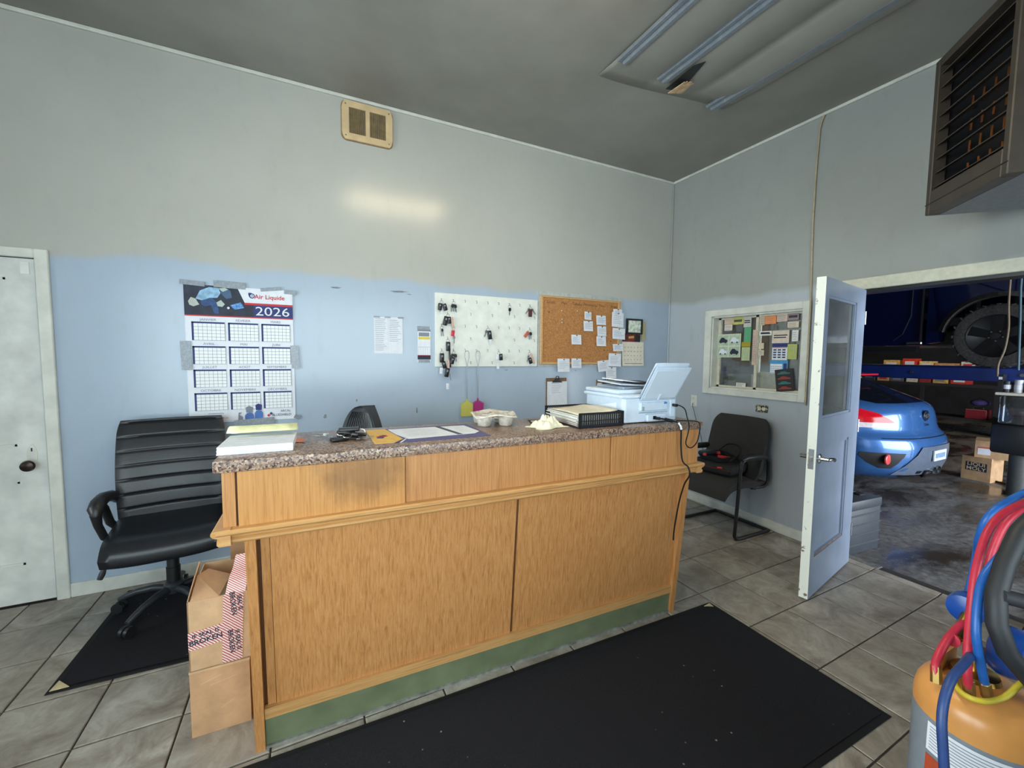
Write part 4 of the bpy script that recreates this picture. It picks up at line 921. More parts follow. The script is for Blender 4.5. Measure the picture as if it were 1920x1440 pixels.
# ------------------------------------------------------------------ notices on the papered window
def wp(u0, z0, u1, z1, col, lab, kind=None, tl=0, y=.05):
    t_ = thing('window_notice', lab, 'notice', (y, -(u0+u1)/2, (z0+z1)/2), -PI/2, 'notices on the interior window'); w_, h_ = (u1-u0)/2, (z1-z0)/2
    t_.rotation_euler = (0, 0, -PI/2)
    nm = 'notice_%d_%d_%d' % col
    R_ = Matrix.Rotation(tl, 4, 'Y')
    MB().box((-w_, -.001, -h_), (w_, 0, h_)).xf(R_).build('sheet', flatm(nm, col, .6, var=.04), t_)
    if kind == 'lines': lines(-w_*.8, -h_*.8, w_*.8, h_*.7, max(3, int(h_*2/.022)), .0016, .0035, jag=.4).xf(R_).build('print', M_ink_l, t_)
    if kind == 'table':
        rects([(-w_*.8+1.6*w_*i/5-.0012, -h_*.85, -w_*.8+1.6*w_*i/5+.0012, h_*.75) for i in range(6)]+[(-w_*.85, h_*.75, w_*.85, h_*.78)], .0016).xf(R_).build('print', M_ink_l, t_)
    if kind == 'bold': lines(-w_*.8, -h_*.3, w_*.8, h_*.4, 2, .0016, .009, jag=.1).xf(R_).build('print', M_ink, t_)
    if kind == 'cal':
        rects([(-w_, h_*.55, w_, h_)], .0014).build('header', M_navy, t_)
        rects([(-w_*.85+w_*.6*i, -h_*.75+h_*.3*j, -w_*.42+w_*.6*i, -h_*.58+h_*.3*j) for i in range(3) for j in range(4)], .0016).build('print', M_navy, t_)
        rects([(-w_*.9, h_*.44, w_*.9, h_*.5)], .0016).build('red_rule', M_red, t_)
    return t_
WN = [(.618, 1.785, .707, 1.845, (206, 184, 164), 'beige note at the top left of the interior window', None), (.707, 1.776, .812, 1.84, (196, 192, 104), 'yellow-green printed note at the top of left pane', 'bold'), (.814, 1.745, .888, 1.843, (198, 194, 188), 'grey-white card beside the window mullion at top', 'bold'), (.621, 1.724, .702, 1.782, (222, 206, 196), 'pinkish card below the beige note on left pane', 'lines'),
 (.824, 1.612, .890, 1.741, (84, 178, 120), 'green printed table on the left pane', 'table'), (.803, 1.569, .889, 1.612, (168, 152, 40), 'olive yellow strip on the left pane', None), (.807, 1.442, .887, 1.564, (190, 206, 150), 'pale green printed table on the left pane', 'table'), (.767, 1.196, .861, 1.235, (226, 222, 212), 'white card at the bottom of the left pane', 'lines'),
 (.985, 1.752, 1.026, 1.828, (196, 176, 152), 'beige card at the top left of the right pane', 'lines'), (1.028, 1.759, 1.124, 1.826, (232, 142, 84), 'orange note at the top of the right pane', 'lines'), (1.129, 1.773, 1.216, 1.836, (206, 186, 170), 'pale pink card right of the orange note', 'lines'), (1.218, 1.78, 1.305, 1.835, (150, 130, 130), 'photo card in the top right corner of the pane', 'bold'), (1.219, 1.719, 1.308, 1.767, (218, 204, 182), 'cream card below the corner photo card', 'lines'),
 (.985, 1.662, 1.092, 1.701, (222, 222, 214), 'long white card with bold print on right pane', 'bold'), (1.097, 1.594, 1.238, 1.701, (216, 200, 184), 'large cream letterhead with dark bold line', 'bold'), (1.26, 1.606, 1.309, 1.698, (222, 222, 218), 'white text sheet at the right edge of the pane', 'lines'), (1.104, 1.451, 1.229, 1.59, (226, 226, 228), 'blue-headed calendar sheet on the right pane', 'cal'), (1.231, 1.46, 1.304, 1.583, (188, 196, 100), 'lime printed table on the right pane', 'table'),
 (.985, 1.546, 1.029, 1.598, (212, 196, 168), 'upper of two small cream cards near mullion', None), (.985, 1.489, 1.032, 1.536, (214, 198, 170), 'lower of two small cream cards near mullion', 'lines')]
for a in WN: wp(*a, y=.072 if a[0] < .9 else .047)
wp(.925, 1.404, .962, 1.716, (204, 176, 158), 'pink dotted measuring strip along the mullion', 'lines', y=.047)
w_ = wp(1.09, 1.338, 1.238, 1.449, (74, 150, 200), 'light blue desk calendar low on the right pane', None, y=.048)
rects([(-.07, -.055, .03, .025)], .0016).build('month_block', M_paper, w_); rects([(.04, -.04, .066, .03)], .0016).build('side_block', M_navy, w_); rects([(-.065+.016*i, -.05+.016*j, -.056+.016*i, -.044+.016*j) for i in range(6) for j in range(4)], .0019).build('print', M_ink_l, w_)
w_ = wp(.515+.04, 1.47, .794, 1.691, (206, 212, 190), 'poster of four sketched cars on the left pane', None, y=.073)
for i in (0, 1):
    for j in (0, 1):
        cx, cz = -.062+.118*i, -.058+.108*j
        MB().box((cx-.052, -.0014, cz-.047), (cx+.052, -.001, cz+.047)).build('sketch_ground', flatm('sketch_green', (172, 190, 168), .6, var=.1), w_)
        MB().prism([(cx-.045, cz-.015), (cx-.03, cz-.02), (cx+.035, cz-.02), (cx+.046, cz-.008), (cx+.04, cz+.008), (cx+.02, cz+.012), (cx+.006, cz+.028), (cx-.02, cz+.028), (cx-.034, cz+.01)], 'y', -.0020, -.0014).build('sketched_car', M_ink if (i+j) % 2 else M_paper, w_)
        for q in (-.025, .026): MB().lathe([(.008, -.002), (.008, -.0024)], (cx+q, 0, cz-.02), 10, 'y').build('sketched_wheel', M_ink, w_)
w_ = wp(1.145, 1.19, 1.29, 1.377, (42, 38, 40), 'dark poster of cars leaning in the lower right corner', None, -.13, .046)
for k in range(4):
    z = .06-.042*k; MB().prism([(-.05, z-.01), (.05, z-.01), (.052, z), (.03, z+.004), (.01, z+.014), (-.02, z+.014), (-.035, z+.003), (-.052, z)], 'y', -.0024, -.0012).xf(Matrix.Rotation(-.13, 4, 'Y')).build('printed_car', flatm('poster_red', (150, 58, 50), .5) if k % 2 else flatm('poster_teal', (56, 110, 104), .5), w_)
env = tag(MB().rbox((.10, -1.135, 1.187), (.115, -.925, 1.345), .003, 1).build('large_envelope', flatm('cream_envelope', (206, 194, 170), .7)), 'large cream envelope standing behind the right pane', 'envelope')
gb = tag(MB().rbox((.105, -.89, 1.187), (.16, -.652, 1.315), .004, 1).build('grey_carton', flatm('grey_carton_card', (128, 124, 116), .7)), 'grey carton standing behind the left pane', 'carton')

# ------------------------------------------------------------------ outlets, conduit, switch
def outlet(nm, lab, y, z, wide, mat, plug):
    t_ = thing(nm, lab, 'outlet', (0, y, z), -PI/2); w_, h_ = (.055, .032) if wide else (.036, .058)
    MB().rbox((-w_, -.007, -h_), (w_, 0, h_), .003, 1).build('cover_plate', mat, t_)
    for k in (-1, 1):
        c = (k*.02, 0) if wide else (0, k*.022)
        f_ = MB().rbox((c[0]-.014, -.010, c[1]-.014), (c[0]+.014, -.006, c[1]+.014), .004, 2).build('socket_face', M_paper_b, t_)
        m = MB()
        for q in (-.005, .005): m.box((c[0]+q-.001, -.0106, c[1]-.002), (c[0]+q+.001, -.0099, c[1]+.007))
        m.build('slot', M_black, f_)
    return t_
outlet('wall_outlet', 'white wall outlet with a grey cord plugged in near the corner', -.366, 1.026, False, M_white_paint, True)
n = N('ornate_plate', .4, .3); n.color(n.ramp(n.noise(n.coord(), 70, 2), [(.45, (52, 48, 40)), (.55, (176, 168, 140))])); 
outlet('wall_outlet', 'ornate dark and brass wall outlet below the window', -1.07, 1.028, True, n.m, False)
tag(MB().tube(smooth([(-.018, -.362, 1.0), (-.035, -.38, .97), (-.05, -.41, .93), (-.06, -.45, .84), (-.05, -.5, .70), (-.03, -.55, .4), (-.025, -.62, .12)]), .0035, 6).build('outlet_cable', flatm('grey_cord', (92, 92, 94), .5), smooth=50), 'thin grey cable drooping from the corner outlet', 'cable')
cdt = tag(MB().tube([(-.012, -1.44, 3.29), (-.012, -1.425, 3.26), (-.011, -1.412, 3.2), (-.010, -1.402, 2.9), (-.010, -1.40, 2.5), (-.010, -1.415, 1.95), (-.025, -1.425, 1.9), (-.026, -1.43, 1.1)], .007, 8).build('wall_cable', flatm('beige_cable', (176, 160, 132), .5), smooth=50), 'beige painted cable running down the side wall from ceiling', 'cable')
fx = thing('wall_switch', 'grey switch box with red sticker half hidden by the open door', 'switch', (0, -1.50, .98), -PI/2)
MB().rbox((-.035, -.03, -.055), (.035, 0, .055), .004, 1).build('box', M_steel, fx); MB().box((-.02, -.034, .065), (.03, -.002, .15)).build('red_sticker', flatm('faded_red', (128, 52, 58), .6), fx); MB().tube([(0, -.02, -.055), (0, -.02, -.09)], .012, 8).build('cable_gland', M_black, fx)
lbl = tag(MB().box((-.62, -1.872, 1.555), (-.60, -1.870, 1.623)).build('door_tag', M_paper_b), 'small striped paper tag stuck on the open door glass', 'sign')
lbl.location = (0, 0, 0)

# ------------------------------------------------------------------ things on the countertop
pad = thing('notepad', 'white writing pad with yellow cover folded back at the counter end', 'notepad', (-3.693, -1.535, CZ), math.radians(-2))
for k in range(5): MB().box((-.115+.001*(k % 2), -.115-.004*(4-k)*.5, .0052*k), (.113, .11, .0052*k+.0048)).build('page_block', M_paper, pad)
solid(MB().grid(lambda a, b: (-.116+.232*a, .085+.06*math.cos(2.6*b-.4), .028+.034*math.sin(2.6*b)*1.0), 6, 12).build('yellow_cover', flatm('pale_yellow_paper', (234, 235, 184), .6), pad, 50), .001)
for k in range(5): MB().box((-.10, .07-.04*k, .0262), (.09-.02*(k % 3), .071-.04*k, .0266)).build('ruled_line', flatm('faint_rule', (196, 206, 220), .7), pad)
MB().add([(.112, .02, .001), (.112, .10, .001), (.150, .03, .012), (.14, .0, .004)], [(0, 1, 2, 3)]).build('pink_slip', flatm('pink_slip', (226, 142, 128), .7), pad); solid(pad.children[-1], .0008)
kk = thing('car_keys', 'heap of black car keys and chrome rings on the countertop', 'keys', (-3.395, -1.535, CZ), 0)
for x, y, z, a, r_ in ((-.03, -.03, .009, .3, 0), (.02, .03, .010, -.5, 0), (.045, -.01, .018, .9, .2), (.0, .01, .026, .1, .15), (-.01, .045, .012, 1.2, 0)):
    b = MB().rbox((-.034, -.017, -.008), (.034, .017, .008), .006, 2).xf(Matrix.Translation((x, y, z)) @ Matrix.Rotation(a, 4, 'Z') @ Matrix.Rotation(r_, 4, 'Y')).build('remote_fob', M_fob, kk, 50)
for x, y, z, a in ((-.07, .02, .018, 2.9), (-.06, .035, .022, 2.75), (.03, -.045, .008, .25), (-.05, .0, .012, 2.6)):
    MB().prism([(0, -.004), (.012, -.011), (.024, -.009), (.028, -.004), (.07, -.0035), (.073, 0), (.07, .0035), (.028, .004), (.024, .009), (.012, .011), (0, .004)], 'z', -.001, .001).xf(Matrix.Translation((x, y, z)) @ Matrix.Rotation(a, 4, 'Z')).build('key_blade', M_chrome, kk)
for x, y, z, t1 in ((-.02, .0, .028, .5), (.055, .0, .022, 1.0), (.0, -.03, .02, .3)):
    MB().tube([(.017*math.cos(a), .017*math.sin(a), 0) for a in [2*PI*k/18 for k in range(19)]], .0017, 6).xf(Matrix.Translation((x, y, z)) @ Matrix.Rotation(t1, 4, 'X')).build('split_ring', M_chrome, kk, 50)
MB().rbox((-.03, -.006, .03), (.05, .03, .045), .005, 2).build('leather_fob', M_leather, kk, 40)
dm = thing('desk_pad', 'purple and gold counter pad with white form sheet on it', 'desk pad', (-3.068, -1.53, CZ), math.radians(-1))
MB().box((-.238, -.165, 0), (.238, .155, .0016)).build('backing', flatm('purple_print', (84, 76, 128), .5, var=.05), dm)
MB().prism([(-.238, -.165), (-.16, -.165), (-.118, -.115), (-.14, .05), (-.155, .155), (-.238, .155)], 'z', .0016, .0022).build('gold_end', flatm('gold_print2', (224, 176, 70), .5, var=.05), dm)
MB().prism([(-.165, -.165), (-.15, -.165), (-.11, -.10), (-.118, -.10)], 'z', .0016, .0026).build('dark_stripe', M_ink, dm); MB().prism([(-.145, -.165), (-.137, -.165), (-.105, -.10), (-.112, -.10)], 'z', .0016, .0026).build('white_stripe', M_paper, dm)
MB().prism([(-.10, -.115), (.19, -.10), (.225, -.06), (.21, .11), (.0, .125), (-.145, .13), (-.13, .0)], 'z', .0026, .0034).build('form_sheet', M_paper, dm)
MB().prism([(.07, .12), (.092, .12), (.135, -.10), (.113, -.10)], 'z', .0034, .004).build('dark_bar', flatm('slate_print', (64, 66, 86), .6), dm)
lines(-.09, -.07, .06, .11, 8, .0037, .002, 'y').build('form_print', M_ink_l, dm); lines(.14, -.06, .20, .09, 6, .0037, .002, 'y').build('form_print', M_ink_l, dm)
for k, (a, mt) in enumerate(((.5, M_navy), (-.4, M_red), (.1, M_brown))): MB().obox((-.195+.004*k, -.03+.01*k, .0026+.0003*k), (.055-.012*k, .026-.005*k, .0006), (0, 0, a+.7)).build('emblem', mt, dm)
# cup tray
ty = thing('cup_carrier', 'grey moulded-pulp four-cup carrier tray on the countertop', 'tray', (-2.70, -1.42, CZ), math.radians(-12))
M_pulp = flatm('moulded_pulp', (196, 188, 176), .9, var=.1, bump=.3, scale=60)
for i in (-1, 1):
    for j in (-1, 1):
        cx, cy = .053*i, .053*j
        prof = [(.026, .0), (.030, .002), (.041, .046), (.046, .052)]
        cup = MB()
        for k in range(16):
            a = 2*PI*k/16; q = 1+.07*math.cos(4*a)
            for r_, z in prof: cup.v.append((cx+r_*q*math.cos(a), cy+r_*q*math.sin(a), z))
        for k in range(16):
            for l in range(3): cup.f.append((k*4+l, ((k+1) % 16)*4+l, ((k+1) % 16)*4+l+1, k*4+l+1))
        cup.f.append(tuple(k*4 for k in range(16))); solid(cup.build('cup_well', M_pulp, ty, 60), .0025)
def rimz(a): return .052+.012*math.cos(4*a+PI)*0+.004*math.sin(2*a)
rim = MB(); NR = 48
for k in range(NR):
    a = 2*PI*k/NR; sq = 1/max(abs(math.cos(a)), abs(math.sin(a))); sq = sq**.75
    for r_, z in ((.078, .047), (.098, .052), (.106, .056), (.110, .050)): rim.v.append((r_*sq*math.cos(a), r_*sq*math.sin(a), z+.006*math.cos(4*a)))
for k in range(NR):
    for l in range(3): rim.f.append((k*4+l, ((k+1) % NR)*4+l, ((k+1) % NR)*4+l+1, k*4+l+1))
solid(rim.build('rim', M_pulp, ty, 60), .003)
MB().grid(lambda a, b: (-.08+.16*a, -.08+.16*b, .040+.016*math.exp(-((a-.5)**2+(b-.5)**2)*22)-.03*sum(math.exp(-((-.08+.16*a-.053*i)**2+(-.08+.16*b-.053*j)**2)/.0007) for i in (-1, 1) for j in (-1, 1))), 20, 20).build('web', M_pulp, ty, 60); solid(ty.children[-1], .002)
fy_ = thing('flyer', 'folded flyer with dark border beside the cup carrier', 'flyer', (-2.45, -1.50, CZ), math.radians(-20))
MB().box((-.07, -.1, 0), (.07, .1, .0015)).build('sheet', M_ink, fy_); MB().box((-.06, -.095, .0015), (.06, .07, .0022)).build('print_area', flatm('flyer_print', (214, 196, 180), .6, var=.2, scale=60), fy_); MB().obox((-.02, .0, .0025), (.05, .04, .0006), (0, 0, .4)).build('orange_patch', M_salmon, fy_)
nk = thing('napkin', 'crumpled cream paper napkin in front of the letter tray', 'napkin', (-2.495, -1.605, CZ), math.radians(10))
def crump(a, b):
    x, y = -.085+.17*a, -.06+.12*b; r_ = math.hypot(x/.085, y/.06); h_ = max(0, 1-r_**1.6)
    return (x*(1+.12*math.sin(9*b)), y*(1+.15*math.sin(7*a)), .002+.058*h_**.8*(.45+.55*abs(math.sin(11*a+7*b)*math.cos(9*b-5*a)))+.012*abs(math.sin(23*a-6*b))*h_)
solid(MB().grid(crump, 40, 32).build('sheet', flatm('napkin_paper', (228, 222, 200), .9, var=.05), nk, 40), .001)
# letter basket
bs = thing('letter_tray', 'black slotted plastic letter basket full of papers', 'tray', (-2.250, -1.555, CZ), math.radians(-2))
bw, bd, bh = .132, .165, .068
MB().rbox((-bw, -bd, 0), (bw, bd, .006), .002, 1).build('base', flatm('navy_black_plastic', (30, 34, 52), .35), bs)
def slotted(p0, p1, nm, n_):
    b = MB(); d = Vector(p1)-Vector(p0); L = d.length; d.normalize(); ang = math.atan2(d.y, d.x)
    def bar(u0_, u1_, z0_, z1_): b.add([Vector(p0)+Matrix.Rotation(ang, 3, 'Z') @ Vector(v) for v in MB().box((u0_, -.002, z0_), (u1_, .002, z1_)).v], MB().box((0, 0, 0), (1, 1, 1)).f)
    bar(0, L, 0, .010); bar(0, L, bh-.010, bh); bar(0, L, .026, .030)
    for k in range(n_+1): x = .002+(L-.010)*k/n_; bar(x, x+.006, 0, bh)
    bar(0, .012, 0, bh); bar(L-.012, L, 0, bh); return b.build(nm, M_black, bs)
slotted((-bw, -bd, .006), (bw, -bd, .006), 'slotted_side', 20); slotted((-bw, bd, .006), (bw, bd, .006), 'slotted_side', 20)
slotted((bw, -bd, .006), (bw, bd, .006), 'slotted_end', 22)
for k in range(4): MB().box((-bw, bd-.012-.012*k, .006), (-bw+.004, bd-.006-.012*k, .05)).build('end_rib', M_black, bs)
random.seed(11)
for k in range(11):
    c_ = random.choice([(226, 224, 214), (222, 226, 236), (214, 206, 190), (190, 170, 160), (204, 216, 232)])
    dx, dy = random.uniform(-.012, .004), random.uniform(-.006, .006)
    MB().obox((dx-.004, dy, .010+.0046*k), (.246, .30, .0035), (0, .01*(k % 3-1), random.uniform(-.012, .012))).build('sheet', flatm('stack_paper_%d_%d' % (c_[0], c_[2]), c_, .7, var=.02), bs)
solid(MB().grid(lambda a, b: (-.127+.235*a, -.15+.30*b, .0635+.014*a*a+.004*math.sin(4*b)), 8, 6).build('top_sheet', M_paper_b, bs, 40), .0008)
lines(-.08, -.11, .09, .11, 9, .074, .002, 'y').build('print', M_ink_l, bs)
# printer (rear side towards the room)
pr = thing('printer', 'white inkjet printer with raised rear paper support on the countertop', 'printer', (-1.912, -1.535, CZ), math.radians(-1.2))
pw, pdp, ph = .187, .165, .150
MB().rbox((-pw, -pdp, .006), (pw, pdp, ph-.022), .022, 3, lambda e: abs(e.verts[0].co.z-e.verts[1].co.z) > .05).build('body', M_printer, pr, 40)
MB().rbox((-pw-.008, -pdp+.004, ph-.024), (pw+.002, pdp+.012, ph-.002), .012, 2).build('scanner_bed', M_printer, pr, 40)
MB().rbox((-pw+.004, -pdp+.05, ph-.002), (pw-.01, pdp+.008, ph+.020), .008, 2).build('scanner_lid', M_printer, pr, 40)
MB().rbox((-pw+.06, -pdp+.075, ph+.020), (pw-.03, pdp-.02, ph+.034), .005, 1).build('feeder_well', M_printer_d, pr)
MB().obox((-.05, -.01, ph+.047), (.22, .20, .006), (.05, .06, 0)).build('feeder_tray', M_printer, pr)
MB().obox((-.03, .01, ph+.060), (.19, .17, .005), (.03, .1, .05)).build('loose_sheet', M_paper, pr)
MB().obox((.02, -.03, ph+.053), (.12, .10, .008), (.05, .02, 0)).build('feeder_slot', M_ink, pr)
MB().prism([(-.11, .02), (.115, .02), (.13, .035), (.13, .06), (-.11, .105)], 'x', -pw-.0025, -pw+.001).build('side_panel', flatm('printer_side', (232, 238, 242), .35, var=0), pr)
b = MB().rbox((-.085, -.006, 0), (.155, .002, .205), .006, 2); b.xf(Matrix.Translation((0, -pdp-.004, ph-.032)) @ Matrix.Rotation(math.radians(32), 4, 'X')).build('rear_paper_support', M_printer, pr, 40)
b = MB().rbox((-.085, .008, .03), (.140, .014, .222), .006, 2); b.xf(Matrix.Translation((0, -pdp-.004, ph-.032)) @ Matrix.Rotation(math.radians(32), 4, 'X')).build('rear_paper_support', M_printer, pr, 40)
b = MB().box((-.072, -.0075, .018), (.142, -.006, .188)).xf(Matrix.Translation((0, -pdp-.004, ph-.032)) @ Matrix.Rotation(math.radians(32), 4, 'X')).build('support_panel', flatm('printer_panel', (204, 216, 230), .35, var=0), pr)
b = MB().rbox((.02, -.014, .005), (.035, -.006, .045), .003, 1).xf(Matrix.Translation((0, -pdp-.004, ph-.032)) @ Matrix.Rotation(math.radians(32), 4, 'X')).build('support_catch', M_printer, pr)
MB().rbox((-.083, -pdp-.012, .062), (.10, -pdp+.004, .108), .004, 1).build('rear_ledge', M_printer, pr)
MB().rbox((-.078, -pdp-.016, .066), (-.06, -pdp-.010, .086), .003, 1).build('ledge_catch', M_printer_d, pr)
MB().box((-.085, -pdp-.0015, .050), (.11, -pdp+.001, .056)).build('rear_seam', M_printer_d, pr)
pb = MB().rbox((-.045, -pdp-.020, .006), (.085, -pdp+.004, .046), .006, 1).build('power_housing', M_printer, pr)
MB().box((-.006, -pdp-.0215, .018), (.014, -pdp-.019, .036)).build('power_inlet', M_black, pb)
MB().rbox((.125, -pdp-.008, .02), (.160, -pdp+.004, .13), .004, 1).build('corner_column', M_printer, pr)
MB().box((.138, -pdp-.0095, .082), (.150, -pdp-.007, .094)).build('usb_port', M_black, pr)
MB().box((.075, -pdp-.0135, .096), (.095, -pdp-.011, .106)).build('blue_label', flatm('blue_label', (70, 120, 196), .5), pr)
# cables: power lead and usb lead falling over the desk front
y0 = -1.722
pc = thing('power_cable', 'black power lead from the printer falling down the desk front', 'cable', (-1.92, -1.735, CZ))
MB().tube(smooth([(0, 0, .027), (.03, -.018, .024), (.06, -.026, .018), (.085, -.034, .010), (.105, -.05, .006), (.115, -.062, -.012), (.122, -.060, -.06), (.13, -.055, -.12), (.14, -.06, -.20), (.15, -.088, -.226), (.158, -.092, -.27), (.165, -.055, -.33), (.168, -.02, -.45), (.17, .005, -.60), (.172, .01, -.66)]), .0042, 7).build('lead', M_rubber, pc, 50)
MB().tube([(0, 0, .027), (.02, -.012, .025)], .008, 8).build('plug_head', M_black, pc, 40); MB().tube([(.045, -.023, .021), (.085, -.034, .011)], .009, 8).build('ferrite_core', M_black, pc, 40)
MB().tube([(.108, -.053, .004), (.115, -.063, -.014), (.119, -.063, -.03)], .0055, 8).build('white_tag', M_whtag, pc, 40)
uc = thing('usb_cable', 'thin black cable looped at the right end of the desk', 'cable', (-1.775, -1.72, CZ))
MB().tube(smooth([(0, 0, .088), (.006, -.03, .088), (.02, -.055, .07), (.016, -.075, .03), (.004, -.10, -.01), (.0, -.098, -.05), (.002, -.085, -.10), (.02, -.085, -.125), (.05, -.085, -.13), (.085, -.085, -.105), (.10, -.085, -.06), (.098, -.09, -.02), (.085, -.085, .004), (.05, -.05, .006), (.0, -.02, .006)]), .0030, 7).build('lead', M_rubber, uc, 50)
MB().box((-.008, -.02, .08), (.008, .0, .094)).build('plug_head', M_black, uc)
# ------------------------------------------------------------------ hanging unit heater (upper right)
ht = thing('unit_heater', 'brown louvred unit heater hanging from the ceiling near the doorway', 'heater', (-.46, -2.245, 2.25), math.radians(-135))
# local: x along the louvre face (towards the photographer), +y into the casing is local -y here -> use y<0 as back
hw_, hh_, hd_ = .56, .80, .46
M_brn = flatm('brown_heater_enamel', (66, 58, 50), .45, var=.1, scale=8); M_hside = flatm('pale_blue_heater_side', (150, 170, 196), .35, var=.05)
for a, b in (((0, -.03, 0), (.035, .03, hh_)), ((hw_-.035, -.03, 0), (hw_, .03, hh_)), ((.035, -.03, 0), (hw_-.035, .03, .12)), ((.035, -.03, hh_-.04), (hw_-.035, .03, hh_))): MB().rbox(a, b, .004, 1).build('face_frame', M_brn, ht)
MB().box((.0, -.032, .052), (hw_, -.029, .056)).build('seam', M_black, ht)
FB = 1
MB().box((0, .03, 0), (hw_, hd_, .012)).build('bottom_pan', flatm('heater_underside', (120, 124, 132), .4, .3), ht)
MB().box((0, .03, .012), (.012, hd_, hh_)).build('side_sheet', M_hside, ht); MB().box((hw_-.012, .03, .012), (hw_, hd_, hh_)).build('side_sheet', M_hside, ht)
MB().box((.012, .031, .014), (.016, .115, hh_-.014)).build('shade_liner', M_black, ht); MB().box((hw_-.016, .031, .014), (hw_-.012, .115, hh_-.014)).build('shade_liner', M_black, ht)  # black sheets added to paint the shade inside the casing
MB().box((.012, hd_-.012, .012), (hw_-.012, hd_, hh_)).build('back_sheet', M_brn, ht); MB().box((0, .03, hh_-.012), (hw_, hd_, hh_)).build('top_sheet', M_brn, ht)
for k in range(9):
    z = .145+.073*k; MB().obox((hw_/2, .0, z), (hw_-.072, .042, .004), (math.radians(24), 0, 0)).build('louvre', M_brn, ht)
for i in range(6):
    for j in range(4): MB().cyl((.09+.075*i, .09, .17+.11*j), (.09+.075*i, .09, .23+.11*j), .0055, n=8).build('copper_tube', flatm('copper', (186, 118, 70), .35, 1.0), ht)
MB().box((.014, .115, .014), (hw_-.014, .12, hh_-.014)).build('shade_core', M_black, ht)  # black sheet puts the shade behind the tubes into colour
for x in (.08, hw_-.08): MB().cyl((x, .25, hh_), (x, .25, 3.31-2.25), .008, n=8).build('hanger_rod', M_steel, ht)

# ------------------------------------------------------------------ refrigerant cylinder on its cart, hoses
TX, TY = -2.105, -2.98
cart = thing('service_cart', 'black tube hand cart carrying the orange refrigerant cylinder', 'cart', (TX, TY, 0), math.radians(-25))
MB().rbox((-.16, -.19, .24), (.42, .17, .265), .008, 1).build('platform', M_black, cart)
for sx in (-1, 1): 
    for sy in (-1, 1): 
        w_ = MB().lathe([(.03, -.015), (.055, -.015), (.06, -.01), (.06, .01), (.055, .015), (.03, .015)], (.24*sx+.13, .15*sy, .06), 18, 'y').build('wheel', M_rubber, cart, 40); MB().box((.24*sx+.12, .15*sy-.02, .06), (.24*sx+.14, .15*sy+.02, .245)).build('wheel_fork', M_steel_blk, w_)
cinv = (Matrix.Translation((TX, TY, 0)) @ Matrix.Rotation(math.radians(-25), 4, 'Z')).inverted()
MB().tube([(-2.02, -3.13, .28), (-2.03, -3.13, .60), (-2.07, -3.105, .70), (-2.14, -3.06, .77), (-2.175, -3.025, .83), (-2.185, -3.008, .89), (-2.165, -2.998, .945), (-2.12, -2.997, 1.006), (-2.075, -3.005, 1.075), (-1.996, -3.022, 1.129), (-1.88, -3.06, 1.16), (-1.79, -3.09, 1.12), (-1.77, -3.11, .9), (-1.79, -3.12, .28)], .0185, 14).xf(cinv).build('handle_tube', flatm('foam_black', (34, 36, 40), .55), cart, 60)
MB().tube([(-2.17, -3.003, .95), (-2.086, -3.038, .925), (-2.0, -3.075, .90)], .016, 12).xf(cinv).build('branch_tube', MATS['foam_black'], cart, 60)
tk = thing('refrigerant_cylinder', 'orange-topped grey refrigerant recovery cylinder with paper label', 'gas cylinder', (TX, TY, .266))
M_org = flatm('orange_tank_paint', (212, 148, 82), .3, var=.05, scale=10); M_tgrey = flatm('grey_tank_paint', (128, 136, 146), .35, var=.04)
MB().lathe([(.10, 0), (.118, .01), (.119, .04), (.119, .34), (.1185, .345)], n=40).build('body', M_tgrey, tk, 40)
MB().lathe([(.1192, .345), (.1192, .372), (.115, .395), (.106, .414), (.085, .428), (.05, .437), (.02, .440)], n=40).build('shoulder', M_org, tk, 50)
def band(a0, a1, z0, z1, r_, mat, nm):
    b = MB().grid(lambda u, v: (r_*math.cos(math.radians(a0+(a1-a0)*u)), r_*math.sin(math.radians(a0+(a1-a0)*u)), z0+(z1-z0)*v), 20, 1); return b.build(nm, mat, tk, 60)
band(150, 262, .265, .335, .1200, M_paper, 'paper_label')
for k in range(8): band(153, 259-4*(k % 3), .273+.0074*k, .2752+.0074*k, .1203, M_ink_l, 'label_print')
band(150, 258, .195, .255, .1200, flatm('red_label', (176, 72, 44), .5), 'red_label')
MB().lathe([(.045, 0), (.042, .012), (.016, .016), (.016, .05), (.024, .052), (.024, .068), (.012, .07)], (.01, .02, .438), 18).build('valve_body', M_brass, tk, 40)
MB().box((-.045, .066, .425), (.06, .072, .47)).build('collar_plate', M_org, tk)
M_hr = flatm('red_hose', (190, 44, 66), .4); M_hb = flatm('blue_hose', (30, 92, 170), .4); M_hy = flatm('yellow_hose', (206, 186, 56), .45)
def hose(lab, pts, mat, r_=.0085, fit=True, nm='hose'):
    t_ = thing('service_hose', lab, 'hose', (0, 0, 0), 0, 'refrigerant service hoses')
    P_ = [Vector(p) for p in pts]; out = smooth(pts, 6); MB().tube(out, r_, 10).build('tube', mat, t_, 60)
    if fit:
        d = (P_[1]-P_[0]).normalized(); MB().tube([P_[0]-d*.012, P_[0]+d*.024, P_[0]+d*.026, P_[0]+d*.03], [r_*1.25, r_*1.25, r_*1.1, r_*1.05], 6).build('brass_fitting', flatm('dull_brass', (150, 122, 70), .45, .8), t_)
hose('front red hose standing up from the cylinder top', [(-2.192, -2.978, .715), (-2.196, -2.973, .77), (-2.144, -2.957, .873), (-2.099, -2.949, .976), (-2.035, -2.951, 1.065), (-1.924, -2.97, 1.107), (-1.751, -2.999, 1.112), (-1.66, -3.03, 1.04), (-1.635, -3.06, .85), (-1.72, -3.07, .62), (-1.80, -3.06, .50)], M_hr)
